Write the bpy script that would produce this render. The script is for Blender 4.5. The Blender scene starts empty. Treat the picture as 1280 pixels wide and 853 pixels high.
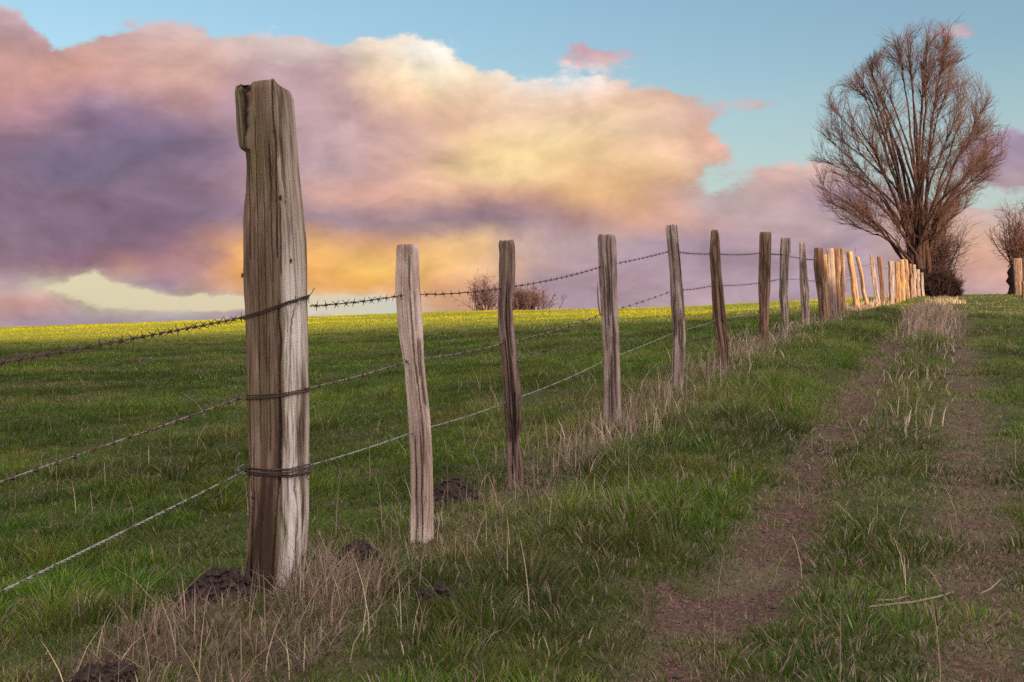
import bpy, math, random
import numpy as np
from mathutils import Vector

rng = np.random.default_rng(7)
random.seed(7)
scene = bpy.context.scene
COL = scene.collection
F = 1500.0      # focal length in photograph pixels
HY = 410.0      # eye level in the photograph
EXPO = 1.0

# ------------------------------------------------------------------ helpers
def _hash(ix, iy, iz, seed):
    h = (ix.astype(np.int64) * 374761393 + iy.astype(np.int64) * 668265263 +
         iz.astype(np.int64) * 2147483647 + seed * 1274126177) & 0xFFFFFFFF
    h = ((h ^ (h >> 13)) * 1274126177) & 0xFFFFFFFF
    h = ((h ^ (h >> 15)) * 2246822519) & 0xFFFFFFFF
    return ((h ^ (h >> 16)) & 0xFFFFFF) / float(0xFFFFFF)

def vnoise(x, y, z=None, seed=0):
    x = np.asarray(x, float); y = np.asarray(y, float)
    z = np.zeros_like(x) if z is None else np.asarray(z, float)
    x0 = np.floor(x); y0 = np.floor(y); z0 = np.floor(z)
    fx = x - x0; fy = y - y0; fz = z - z0
    fx = fx * fx * fx * (fx * (fx * 6 - 15) + 10)
    fy = fy * fy * fy * (fy * (fy * 6 - 15) + 10)
    fz = fz * fz * fz * (fz * (fz * 6 - 15) + 10)
    r = 0
    for dx in (0, 1):
        for dy in (0, 1):
            for dz in (0, 1):
                w = (fx if dx else 1 - fx) * (fy if dy else 1 - fy) * (fz if dz else 1 - fz)
                r = r + w * _hash(x0 + dx, y0 + dy, z0 + dz, seed)
    return r

def fbm(x, y, z=None, oct=4, seed=0, gain=.5):
    a = 1.0; s = 0; t = 0; f = 1.0
    for i in range(oct):
        s = s + a * vnoise(np.asarray(x) * f, np.asarray(y) * f, None if z is None else np.asarray(z) * f, seed + i * 17)
        t += a; a *= gain; f *= 2.03
    return s / t

def sstep(a, b, x):
    t = np.clip((np.asarray(x, float) - a) / (b - a), 0, 1)
    return t * t * (3 - 2 * t)

def mesh_from(name, verts, quads=None, tris=None, smooth=True):
    verts = np.asarray(verts, np.float32)
    me = bpy.data.meshes.new(name)
    nq = 0 if quads is None else len(quads)
    nt = 0 if tris is None else len(tris)
    me.vertices.add(len(verts))
    me.vertices.foreach_set('co', verts.ravel())
    loops = []
    if nq: loops.append(np.asarray(quads, np.int32).ravel())
    if nt: loops.append(np.asarray(tris, np.int32).ravel())
    loops = np.concatenate(loops)
    me.loops.add(len(loops))
    me.loops.foreach_set('vertex_index', loops)
    me.polygons.add(nq + nt)
    starts = np.concatenate([np.arange(nq) * 4, nq * 4 + np.arange(nt) * 3]).astype(np.int32)
    me.polygons.foreach_set('loop_start', starts)
    me.polygons.foreach_set('use_smooth', np.full(nq + nt, smooth))
    me.update(calc_edges=True)
    me.validate()
    return me

def link(name, me, mat=None, parent=None, loc=None):
    o = bpy.data.objects.new(name, me)
    COL.objects.link(o)
    if mat is not None and me is not None and not me.materials:
        me.materials.append(mat)
    if parent is not None: o.parent = parent
    if loc is not None: o.location = loc
    return o

def tag(o, label=None, cat=None, group=None, kind=None):
    if label: o['label'] = label
    if cat: o['category'] = cat
    if group: o['group'] = group
    if kind: o['kind'] = kind
    return o

class Tubes:
    """collects swept tubes into one mesh"""
    def __init__(s): s.v = []; s.q = []; s.t = []; s.n = 0
    def add(s, pts, rad, sides=4, cap=True):
        pts = np.asarray(pts, float); n = len(pts)
        rad = np.full(n, rad) if np.isscalar(rad) else np.asarray(rad, float)
        tan = np.gradient(pts, axis=0)
        tan /= np.linalg.norm(tan, axis=1)[:, None] + 1e-12
        mt = tan.mean(0)
        ref = np.array([0, 0, 1.0]) if abs(mt[2]) < .8 * np.linalg.norm(mt) + 1e-9 else np.array([1.0, 0.0, 0])
        a = np.cross(tan, ref); a /= np.linalg.norm(a, axis=1)[:, None] + 1e-12
        b = np.cross(tan, a)
        ang = np.arange(sides) * 2 * math.pi / sides
        ring = pts[:, None, :] + rad[:, None, None] * (np.cos(ang)[None, :, None] * a[:, None, :] + np.sin(ang)[None, :, None] * b[:, None, :])
        s.v.append(ring.reshape(-1, 3))
        i = np.arange(n - 1)[:, None] * sides; j = np.arange(sides)[None, :]; k = (j + 1) % sides
        q = np.stack([i + j, i + k, i + sides + k, i + sides + j], -1).reshape(-1, 4) + s.n
        s.q.append(q)
        if cap:
            for base in (0, (n - 1) * sides):
                for m in range(1, sides - 1):
                    s.t.append((s.n + base, s.n + base + m, s.n + base + m + 1))
        s.n += n * sides
    def mesh(s, name):
        return mesh_from(name, np.concatenate(s.v), np.concatenate(s.q), np.array(s.t) if s.t else None)

def srgb(h):
    c = [int(h[i:i + 2], 16) / 255 for i in (0, 2, 4)]
    return [x / 12.92 if x <= .04045 else ((x + .055) / 1.055) ** 2.4 for x in c]

class NT:
    def __init__(s, tree): s.t = tree; s.l = tree.links
    def n(s, typ, **kw):
        nd = s.t.nodes.new(typ)
        for k, v in kw.items(): setattr(nd, k, v)
        return nd
    def put(s, sock, val):
        if hasattr(val, 'is_output'): s.l.new(val, sock)
        else: sock.default_value = val
    def math(s, op, a, b=None, c=None, clamp=False):
        nd = s.n('ShaderNodeMath', operation=op, use_clamp=clamp)
        for i, x in enumerate((a, b, c)):
            if x is not None: s.put(nd.inputs[i], x)
        return nd.outputs[0]
    def mapr(s, v, a, b, c=0., d=1., typ='SMOOTHSTEP'):
        nd = s.n('ShaderNodeMapRange', interpolation_type=typ)
        s.put(nd.inputs[0], v)
        for i, x in enumerate((a, b, c, d)): s.put(nd.inputs[i + 1], x)
        return nd.outputs[0]
    def mix(s, f, a, b, blend='MIX'):
        nd = s.n('ShaderNodeMix', data_type='RGBA', blend_type=blend)
        s.put(nd.inputs[0], f)
        for i, x in ((6, a), (7, b)):
            if not hasattr(x, 'is_output') and len(x) == 3: x = (*x, 1)
            s.put(nd.inputs[i], x)
        return nd.outputs[2]
    def noise(s, vec, scale, detail=4, rough=.55, dist=0.):
        nd = s.n('ShaderNodeTexNoise')
        s.put(nd.inputs['Vector'], vec)
        nd.inputs['Scale'].default_value = scale; nd.inputs['Detail'].default_value = detail
        nd.inputs['Roughness'].default_value = rough; nd.inputs['Distortion'].default_value = dist
        return nd
    def scale(s, vec, sc):
        nd = s.n('ShaderNodeMapping'); s.put(nd.inputs['Vector'], vec); nd.inputs['Scale'].default_value = sc
        return nd.outputs[0]
    def ramp(s, f, stops, interp='LINEAR'):
        nd = s.n('ShaderNodeValToRGB'); cr = nd.color_ramp; cr.interpolation = interp
        while len(cr.elements) < len(stops): cr.elements.new(.5)
        for e, (p, c) in zip(cr.elements, stops):
            e.position = p; e.color = c if len(c) == 4 else (*c, 1)
        s.put(nd.inputs[0], f)
        return nd

def new_mat(name):
    m = bpy.data.materials.new(name); m.use_nodes = True
    t = NT(m.node_tree); b = m.node_tree.nodes['Principled BSDF']
    return m, t, b

def P(px, py, Y):      # photograph pixel at distance Y -> point in the place
    return np.array([(px - 640) / F * Y, Y, -(py - HY) / F * Y])

# ------------------------------------------------------------------ posts (measured silhouettes)
# rows: (y, left, right) from the top to the ground, in photograph pixels; the height gives the distance
POSTS = {}
def depth_of(h_m, h_px): return h_m * F / h_px
near_posts = [
    # name key, distance, rows
    ('p1', 3.91, [(105, 305, 365), (115, 305, 365.5), (130, 305.5, 367), (160, 306, 369), (191, 306.5, 372), (215, 307.5, 374), (240, 308, 377), (258, 305.5, 378.5),
                  (275, 305, 380), (300, 306, 382.5), (340, 306, 384), (400, 308, 385.5), (470, 311, 386), (560, 312, 387), (640, 310, 386.5), (690, 307, 384), (738, 304, 379)]),
    ('p2', 5.01, [(306, 495.5, 523), (314, 495.5, 524), (360, 494.5, 526), (410, 498, 529), (450, 504, 530), (480, 507, 533), (520, 511, 538), (560, 513.5, 540), (620, 514, 542), (680, 513.5, 543)]),
    ('p3', 6.19, [(301, 624, 643.5), (310, 623.5, 644), (350, 623.5, 644), (380, 622, 642), (410, 622, 644), (450, 627, 647), (490, 629.5, 652), (530, 631, 653), (570, 634, 652.5), (605, 635.5, 653)]),
    ('p4', 7.9, [(293.5, 747, 769), (300, 746.5, 770), (340, 748, 771), (400, 751, 773), (450, 754, 775), (500, 754, 776), (530, 753, 779)]),
    ('p5', 9.24, [(281.5, 832, 846.5), (290, 832, 847), (340, 836.5, 852), (380, 838, 855), (420, 841, 857), (450, 840, 855.5), (485, 838.5, 853.5)]),
    ('p6', 11.0, [(288, 888.5, 897.5), (295, 888, 899), (315, 886, 901), (340, 888, 902), (370, 889, 905), (400, 891, 908), (430, 897, 911), (458, 899, 912)]),
    ('p7', 13.3, [(290.5, 949, 964.5), (300, 948.5, 964.5), (340, 947.5, 963.5), (365, 947.5, 962.5), (395, 948.5, 961), (420, 949.5, 960.5), (432, 951, 959.5)]),
    ('p8', 15.9, [(297.5, 976, 988.5), (320, 975, 988), (345, 974.5, 985.5), (370, 974, 985), (395, 977, 986), (415, 978.5, 986.5)]),
    ('p9', 17.2, [(303, 998.5, 1007), (330, 998.5, 1008), (360, 1000, 1011), (390, 1001.5, 1012), (412, 1002, 1012)]),
    ('p10', 19.7, [(310, 1018, 1029), (330, 1017, 1029.5), (350, 1018.5, 1030.5), (370, 1022, 1033), (390, 1024, 1033.5), (406, 1025, 1033)]),
]
far_posts = [
    # key, distance, top(x,y), base(x,y), top width, base width
    ('p11', 21.0, (1030.5, 318), (1035, 402), 5.5, 5.5),
    ('p12', 22.3, (1037.5, 310.5), (1041.5, 394.5), 9, 9.5),
    ('p13', 23.6, (1045.5, 310), (1048.5, 394), 8.5, 7),
    ('p14', 24.9, (1053, 311), (1055, 393.5), 6.5, 6.5),
    ('p15', 27.0, (1062, 314.6), (1071.5, 389.5), 7.5, 8.5),
    ('p16', 30.0, (1071.2, 321), (1084.5, 385.5), 4.8, 5),
    ('p17', 31.4, (1089.3, 318.5), (1098, 384), 5.2, 6),
    ('p18', 32.8, (1099, 321), (1104.5, 383.7), 6, 5),
    ('p19', 36.0, (1113.4, 326.6), (1114.3, 382), 7, 7),
    ('p20', 37.4, (1121.4, 327.5), (1123, 380), 5, 6.5),
    ('p21', 38.8, (1127.2, 324.5), (1128.8, 379), 5.5, 6.5),
    ('p22', 40.4, (1132.2, 324.5), (1135.5, 376), 4.2, 4.5),
    ('p23', 43.5, (1137.6, 330), (1139.5, 374), 4.2, 4.4),
    ('p24', 46.0, (1142.5, 331), (1143, 373), 4.4, 4.6),
    ('p25', 48.5, (1147.2, 337), (1148.5, 373), 4.2, 4.4),
    ('p26', 51.0, (1152, 341), (1154, 373), 3.8, 4.0),
    ('p27', 55.0, (1162.2, 348), (1160.8, 372), 2.8, 3.0),
]

# ------------------------------------------------------------------ terrain
ctrl = []
for k, Y, rows in near_posts:
    yb, xl, xr = rows[-1]
    p = P((xl + xr) / 2, yb, Y)
    if k == 'p1': p[2] -= .05
    ctrl.append(p)
for k, Y, t, b, w0, w1 in far_posts:
    if k in ('p11', 'p13', 'p21', 'p24', 'p26'): continue
    ctrl.append(P(b[0], b[1] - .5, Y))
for px, py, Y in [
    (0, 853, 3.4), (0, 600, 7.7), (0, 500, 13), (0, 450, 21), (0, 426, 33), (0, 411, 48), (0, 414, 75), (0, 430, 110),
    (300, 600, 7), (300, 500, 11.5), (300, 450, 19), (300, 421, 30), (300, 401, 48), (300, 405, 75), (300, 420, 110),
    (640, 520, 8.2), (640, 460, 13), (640, 426, 21), (640, 403, 32), (640, 388.5, 48), (640, 393, 75), (640, 412, 110),
    (870, 431, 15.5), (870, 406, 23), (870, 393, 33), (870, 384, 48), (870, 389, 75), (870, 405, 110),
    (1000, 394, 27), (1000, 385.5, 38), (1000, 379, 52), (1000, 384, 80),
    (1155, 372.5, 56), (1155, 378, 80), (1155, 395, 115),
    (1180, 853, 2.9), (1180, 700, 4.4), (1180, 600, 6.0), (1180, 500, 9.2), (1180, 450, 13), (1180, 415, 20), (1180, 396, 30), (1180, 383, 42),
    (1200, 373.5, 58), (1200, 379, 80), (1280, 853, 2.9), (1280, 600, 6.2), (1280, 500, 9.5), (1280, 430, 17), (1280, 396, 30),
    (1280, 379, 42), (1280, 367.5, 56), (1280, 372, 80), (1280, 392, 115), (1550, 366, 50), (1550, 600, 6.2), (1550, 430, 17), (1550, 375, 90),
    (-300, 421, 50), (-300, 452, 22), (-300, 600, 7.8), (-300, 430, 90)]:
    ctrl.append(P(px, py, Y))
for p in [(0, 0, -.95), (0, -6, -.95), (-8, -5, -1.1), (8, -4, -.8), (-20, -20, -1.2), (20, -20, -.6), (45, 10, .2), (-45, 10, -1.0)]:
    ctrl.append(np.array(p, float))
ctrl = np.array(ctrl)
def _tps(r2): return np.where(r2 > 1e-9, .5 * r2 * np.log(r2 + 1e-12), 0)
n = len(ctrl)
cxy = ctrl[:, :2] / 10.0
A = np.zeros((n + 3, n + 3))
A[:n, :n] = _tps(((cxy[:, None] - cxy[None]) ** 2).sum(-1)) + np.eye(n) * 2e-3
A[:n, n] = 1; A[:n, n + 1:] = cxy; A[n, :n] = 1; A[n + 1:, :n] = cxy.T
sol = np.linalg.solve(A, np.concatenate([ctrl[:, 2], np.zeros(3)]))
def tps(x, y):
    x = np.asarray(x, float) / 10; y = np.asarray(y, float) / 10
    out = sol[n] + sol[n + 1] * x + sol[n + 2] * y
    for i in range(n):
        out = out + sol[i] * _tps((x - cxy[i, 0]) ** 2 + (y - cxy[i, 1]) ** 2)
    return out

TD = np.array([.3446, .9387])
def fence_d(x, y):      # distance to the right of the fence line
    return (x + 2.15) * .9387 - y * .3446
def ruts(x, y):
    d = fence_d(x, y) + .10 * (fbm(x * .5, y * .5, seed=5) - .5)
    w1 = np.exp(-((d - 1.36) / .165) ** 2)
    w2 = np.exp(-((d - 2.12) / .18) ** 2)
    return w1, w2
def bare(x, y):          # how much bare earth shows
    w1, w2 = ruts(x, y)
    n1 = fbm(x * 1.6, y * 1.6, seed=21, oct=4)
    n2 = fbm(x * 4.5, y * 4.5, seed=22, oct=3)
    n3 = fbm(x * 14, y * 14, seed=23, oct=3) - .5
    a = w1 * (.95 - .020 * y) * sstep(.24, .56, n1 + .5 * (n2 - .5) + .35 * n3 + .08 * (y < 7)) + .62 * w2 * sstep(.40, .62, n1 * .6 + n2 * .4 + .3 * n3)
    # patch at the near end of the track
    a = a + .75 * np.exp(-(((x - .62) / .34) ** 2 + ((y - 3.7) / .75) ** 2)) * sstep(.3, .55, n1 + .3 * (n2 - .5))
    return np.clip(a, 0, .93)
MOUND = (-.80, 3.35)
def mound(x, y):
    return np.exp(-(((x - MOUND[0]) / .30) ** 2 + ((y - MOUND[1]) / .36) ** 2))
def ground_z(x, y):
    x = np.asarray(x, float); y = np.asarray(y, float)
    r = np.sqrt(x ** 2 + (y - 30) ** 2)
    w = 1 - sstep(60, 120, r)
    z = tps(np.clip(x, -130, 130), np.clip(y, -130, 160)) * w + (-4.0) * (1 - w)
    # the hill behind the camera whose shadow lies on the near field
    hz = 6.72 + .5 * (fbm(x * .10, y * .05, seed=31, oct=4) - .5) + 1.2 * sstep(40, 120, x)
    hill = sstep(5, 26, -y) * sstep(-25, 20, x) * (1 - sstep(300, 700, np.sqrt(x * x + y * y)))
    z = z * (1 - hill) + (-.9 + hz) * hill
    w1, w2 = ruts(x, y)
    near = sstep(70, 30, y) if False else 1 - sstep(30, 60, y)
    fl = near * sstep(-3, 1, y)
    z = z + fl * (-.035 * w1 - .03 * w2)
    z = z + fl * (.060 * (fbm(x * 1.3, y * 1.3, seed=3) - .5) + .045 * (fbm(x * 5, y * 5, seed=4) - .5))
    z = z + .10 * (1 - fl) * (fbm(x * .5, y * .5, seed=6) - .5) * w
    # bank of longer grass right of the fence, low mound at the first post
    d = fence_d(x, y)
    z = z + fl * .05 * np.exp(-((d - .7) / .35) ** 2) * (.5 + fbm(x * 2, y * 2, seed=8))
    z = z + .11 * mound(x, y) * (.7 + .6 * fbm(x * 7, y * 7, seed=9))
    return z

NX = 460
def axis(c, A, R, N):
    k = math.asinh(R / A); t = np.linspace(-1, 1, N)
    return c + A * np.sinh(k * t)
gx = axis(.3, 1.3, 1600, NX); gy = axis(4.5, 1.6, 1700, NX)
GX, GY = np.meshgrid(gx, gy)
GZ = ground_z(GX.ravel(), GY.ravel()).reshape(GX.shape)
# soften post foot of the hill / far rim a little below everything seen
def zat(x, y):
    x = np.asarray(x, float); y = np.asarray(y, float)
    i = np.clip(np.searchsorted(gx, x) - 1, 0, NX - 2); j = np.clip(np.searchsorted(gy, y) - 1, 0, NX - 2)
    fx = (x - gx[i]) / (gx[i + 1] - gx[i]); fy = (y - gy[j]) / (gy[j + 1] - gy[j])
    return (GZ[j, i] * (1 - fx) + GZ[j, i + 1] * fx) * (1 - fy) + (GZ[j + 1, i] * (1 - fx) + GZ[j + 1, i + 1] * fx) * fy

I = (np.arange(NX - 1)[:, None] * NX + np.arange(NX - 1)[None, :]).ravel()
ground_me = mesh_from('ground', np.stack([GX.ravel(), GY.ravel(), GZ.ravel()], -1), np.stack([I, I + 1, I + NX + 1, I + NX], -1))
bare_v = bare(GX.ravel(), GY.ravel()) * (GY.ravel() > -3) * (1 - sstep(22, 45, GY.ravel()))
at = ground_me.attributes.new('bare', 'FLOAT', 'POINT'); at.data.foreach_set('value', bare_v.astype(np.float32))
dr = np.exp(-(fence_d(GX, GY) / .35) ** 2).ravel() * .7 + .9 * mound(GX, GY).ravel()
at = ground_me.attributes.new('dry', 'FLOAT', 'POINT'); at.data.foreach_set('value', np.clip(dr + .75 * sum(ruts(GX.ravel(), GY.ravel())) * (1 - sstep(20, 40, GY.ravel())), 0, 1).astype(np.float32))

fm = (sstep(22, 38, GY) * (fence_d(GX, GY) < -.8)).ravel()  # sunlit yellow of the far field, put into the ground colour
at = ground_me.attributes.new('sunlit_strip', 'FLOAT', 'POINT'); at.data.foreach_set('value', fm.astype(np.float32))
m, t, b = new_mat('turf_and_soil')
pos = t.n('ShaderNodeNewGeometry').outputs['Position']
ab = t.n('ShaderNodeAttribute', attribute_name='bare').outputs['Fac']
ad = t.n('ShaderNodeAttribute', attribute_name='dry').outputs['Fac']
n1 = t.noise(pos, .55, 6); n2 = t.noise(pos, 6, 6, .65); n3 = t.noise(pos, 45, 5, .7)
grass = t.ramp(n2.outputs[0], [(.25, (.022, .026, .010)), (.5, (.042, .050, .018)), (.75, (.080, .080, .034))]).outputs[0]
grass = t.mix(t.mapr(n1.outputs[0], .45, .65, 0, .5), grass, (.075, .062, .034))
grass = t.mix(t.n('ShaderNodeAttribute', attribute_name='sunlit_strip').outputs['Fac'], grass, (.19, .205, .020))
soil = t.ramp(n3.outputs[0], [(.25, (.028, .016, .013)), (.48, (.070, .041, .033)), (.62, (.122, .076, .064)), (.74, (.25, .18, .15))]).outputs[0]
dry = t.ramp(n3.outputs[0], [(.3, (.05, .035, .024)), (.6, (.16, .115, .085))]).outputs[0]
c = t.mix(t.math('MULTIPLY', ad, .85), grass, dry)
c = t.mix(t.mapr(t.math('ADD', ab, t.math('MULTIPLY', t.math('SUBTRACT', n3.outputs[0], .5), .5)), .15, .6), c, soil)
t.put(b.inputs['Base Color'], c); b.inputs['Roughness'].default_value = .95; b.inputs['Specular IOR Level'].default_value = .15
bp = t.n('ShaderNodeBump'); bp.inputs['Strength'].default_value = .7; bp.inputs['Distance'].default_value = .007
t.put(bp.inputs['Height'], t.math('ADD', n2.outputs[0], t.math('MULTIPLY', n3.outputs[0], .5))); t.l.new(bp.outputs[0], b.inputs['Normal'])
tag(link('ground', ground_me, m), kind='structure')

# ------------------------------------------------------------------ grass
def blade_mesh(name, x, y, h, w, lean, ang, face, col, seg=2, curl=None):
    """x,y roots; h height; w width; lean horizontal reach of the tip; ang lean direction; face blade facing; col (n,3)"""
    n = len(x); z = zat(x, y) - .01
    fx = np.cos(face); fy = np.sin(face); lx = np.cos(ang) * lean; ly = np.sin(ang) * lean
    ts = [0, .45] if seg == 2 else [0, .3, .62, .85]
    ws = [1, .75] if seg == 2 else [.9, 1, .75, .45]
    V = []
    for tt, ww in zip(ts, ws):
        bx = x + lx * tt ** 2; by = y + ly * tt ** 2; bz = z + h * (tt - .22 * (lean / (h + 1e-6)) * tt ** 2)
        for sg in (-1, 1):
            V.append(np.stack([bx + sg * fx * w * ww * .5, by + sg * fy * w * ww * .5, bz], -1))
    V.append(np.stack([x + lx, y + ly, z + h * (1 - .22 * lean / (h + 1e-6))], -1))
    k = len(V); V = np.stack(V, 1).reshape(-1, 3)
    base = np.arange(n)[:, None] * k
    q = np.concatenate([base + np.array([[2 * i, 2 * i + 1, 2 * i + 3, 2 * i + 2]]) for i in range(len(ts) - 1)])
    m_ = 2 * (len(ts) - 1)
    tr = base + np.array([[m_, m_ + 1, m_ + 2]])
    me = mesh_from(name, V, q, tr, smooth=False)
    ca = me.color_attributes.new('tint', 'FLOAT_COLOR', 'POINT')
    c = np.ones((n, k, 4), np.float32); c[:, :, :3] = col[:, None, :]
    ca.data.foreach_set('color', c.ravel())
    return me

def scatter(Y0, Y1, per_m2, dens):
    """random points in the visible wedge plus a margin, thinned by dens(x, y)"""
    a = .57
    m0, m1 = a * Y0 + 1.3, a * Y1 + 1.3
    area = (m0 + m1) * (Y1 - Y0); k = int(area * per_m2)
    yy = rng.uniform(Y0, Y1, k * 2); xx = rng.uniform(-m1, m1, k * 2)
    ok = np.abs(xx) < a * yy + 1.3
    xx = xx[ok]; yy = yy[ok]
    xx = xx[:k]; yy = yy[:k]
    keep = rng.random(len(xx)) < dens(xx, yy)
    return xx[keep], yy[keep]

GREEN = np.array([[.062, .130, .010], [.088, .154, .014], [.046, .098, .010], [.124, .168, .020], [.084, .126, .018]])
STRAW = np.array([[.36, .285, .20], [.46, .37, .26], [.25, .19, .14], [.31, .23, .175], [.50, .42, .29]])
RUST = np.array([[.17, .118, .092], [.23, .165, .135], [.13, .095, .066]])
def pick(pal, k, var=.2):
    c = pal[rng.integers(0, len(pal), k)]
    return c * (1 + var * rng.standard_normal((k, 1))).clip(.5, 1.6) * (1 + .06 * rng.standard_normal((k, 3)))

def zone(x, y):
    d = fence_d(x, y)
    dry = np.exp(-((d - .02) / .30) ** 2)
    lush = np.exp(-((d - .78) / .34) ** 2)
    mid = np.exp(-((d - 1.70) / .22) ** 2)
    return d, dry, lush, mid

def tussock(x, y, cell, seed):
    """nearest clump centre: offset from it, its distance and a random number per clump"""
    ix = np.floor(x / cell); iy = np.floor(y / cell); best = np.full(len(x), 1e9); ox = np.zeros(len(x)); oy = np.zeros(len(x)); rid = np.zeros(len(x))
    z0 = np.zeros(len(x))
    for a in (-1, 0, 1):
        for b_ in (-1, 0, 1):
            cx = (ix + a + .1 + .8 * _hash(ix + a, iy + b_, z0, seed)) * cell; cy = (iy + b_ + .1 + .8 * _hash(ix + a, iy + b_, z0, seed + 1)) * cell
            d2 = (x - cx) ** 2 + (y - cy) ** 2; m_ = d2 < best
            best[m_] = d2[m_]; ox[m_] = (x - cx)[m_]; oy[m_] = (y - cy)[m_]; rid[m_] = _hash(ix + a, iy + b_, z0, seed + 2)[m_]
    return ox, oy, np.sqrt(best) / cell, rid

HEAPS = [(272, 752, 3.70, .14, .13, .095, 1), (448, 690, 4.45, .085, .12, .05, 2), (566, 620, 5.9, .12, .2, .07, 3), (118, 832, 3.05, .12, .09, .04, 4), (548, 768, 3.72, .06, .05, .02, 5)]
def heap_mask(x, y):
    k = np.zeros(len(x))
    for px, py, Y, rx, ry in [q[:5] for q in HEAPS] + [(322, 752, 3.74, .10, .08)]:
        k = np.maximum(k, 1 - sstep(.6, 1.15, np.hypot((x - (px - 640) / F * Y) / rx, (y - Y + .03) / (ry + .04))))
    return k

def grass_layer(Y0, Y1, per, hs, wmin, seg):
    def dens(x, y):
        d, dry, lush, mid = zone(x, y)
        cl = fbm(x * 2.2, y * 2.2, seed=41, oct=4)
        dd = .5 + .5 * sstep(.30, .55, cl)
        dd = np.where(d > .4, np.maximum(dd, .6 * lush + .4), dd)
        return np.clip(dd * (1 - .90 * bare(x, y)) * (1 - .30 * dry) * (1 - .45 * mound(x, y)) * (1 - .97 * heap_mask(x, y)), 0, 1)
    x, y = scatter(Y0, Y1, per, dens); k = len(x)
    d, dry, lush, mid = zone(x, y)
    cl = fbm(x * 2.2, y * 2.2, seed=41, oct=4); cl2 = fbm(x * .8, y * .8, seed=43, oct=3)
    w1, w2 = ruts(x, y)
    h = .048 + .045 * sstep(.4, .75, cl) + .034 * lush * (.3 + sstep(.3, .7, cl)) + .06 * mid * (.3 + .7 * sstep(6, 12, y)) + .015 * (d > 2.4)
    ox, oy, td, rid = tussock(x, y, .17, 91)
    ox2, oy2, td2, rid2 = tussock(x, y, .55, 95)
    h = h * (1 - .45 * w1) * (1 - .5 * w2) * rng.uniform(.55, 1.3, k) * hs * (.70 + .7 * rid ** 1.5) * (1.2 - .65 * np.minimum(td, 1)) * (.75 + .55 * rid2)
    h = h * np.where(d > 1.2, .74, np.where(d < -.4, .84, 1.0)) * (1 - .35 * sstep(20, 34, y)) * (.86 + .14 * sstep(4, 7, y))
    w = np.maximum(wmin * rng.uniform(.7, 1.3, k), .0035)
    lean = h * (rng.uniform(.05, .5, k) + .75 * np.minimum(td, 1))
    ang = np.arctan2(oy, ox) + rng.normal(0, .7, k)
    face = rng.uniform(-.9, .9, k)
    col = pick(GREEN, k)
    tone = fbm(x * .9, y * .9, seed=61, oct=4)
    yel = sstep(.5, .72, tone)[:, None]
    col = col * (1 - yel * .5) + np.array([.15, .15, .045]) * yel * .5
    big = fbm(x * .55, y * 1.1, seed=87, oct=4)
    col = col * (.60 + .7 * sstep(.28, .72, big))[:, None] * (.72 + .5 * rid[:, None]) * (1 + (rid2[:, None] - .5) * np.array([.35, .05, .1]))
    # rougher, browner tussocks in the pasture and old grass near the fence
    pd = .04 + .18 * sstep(.55, .72, cl2) * (d < .1) + .40 * dry + .3 * w2 + .25 * w1 + .12 * mid + .12 * (d > 1.15) + .14 * lush
    isdry = rng.random(k) < pd
    col[isdry] = pick(np.concatenate([STRAW * .75, RUST]), isdry.sum())
    # sunlight on the far pasture, put into the blade colour as yellow
    far = (sstep(24, 40, y) * (d < -1))[:, None]
    pf = .14 + .62 * sstep(.35, .65, fbm(x * .25, y * .55, seed=83, oct=4))
    pf = np.clip(pf + rng.normal(0, .08, k), 0, 1)[:, None]
    fl = (pf * np.array([.46, .41, .016]) + (1 - pf) * np.array([.17, .24, .022])) * rng.uniform(.88, 1.10, (k, 1))
    col = col * (1 - far) + far * fl
    return blade_mesh('grass', x, y, h, w, lean, ang, face, col, seg)

def short_layer(Y0, Y1, per, wmin):
    """close, trodden turf between the tussocks and in the ruts"""
    x, y = scatter(Y0, Y1, per, lambda x, y: (.35 + .65 * sstep(.35, .6, fbm(x * 3, y * 3, seed=141))) * (1 - .86 * bare(x, y) ** 1.5) * (1 - .97 * heap_mask(x, y)) * (1 - .6 * mound(x, y)))
    k = len(x); h = rng.uniform(.012, .042, k); col = pick(GREEN * .95, k)
    w1, w2 = ruts(x, y); d = fence_d(x, y)
    dr_ = rng.random(k) < .16 + .30 * (w1 + w2) + .12 * (d > 1.1)
    col[dr_] = pick(np.concatenate([STRAW * .7, RUST]), dr_.sum())
    return blade_mesh('grass', x, y, h, wmin * rng.uniform(.7, 1.3, k), h * rng.uniform(.2, 1.6, k), rng.uniform(0, 6.28, k), rng.uniform(-.9, .9, k), col, 2)

m, t, b = new_mat('grass_blades')
tc = t.n('ShaderNodeVertexColor', layer_name='tint').outputs[0]
t.put(b.inputs['Base Color'], tc); b.inputs['Roughness'].default_value = .6; b.inputs['Specular IOR Level'].default_value = .25
tr = t.n('ShaderNodeBsdfTranslucent'); t.put(tr.inputs[0], tc)
mx = t.n('ShaderNodeMixShader'); mx.inputs[0].default_value = .35
t.l.new(b.outputs[0], mx.inputs[1]); t.l.new(tr.outputs[0], mx.inputs[2])
t.l.new(mx.outputs[0], m.node_tree.nodes['Material Output'].inputs[0])
GRASS = m

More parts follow.
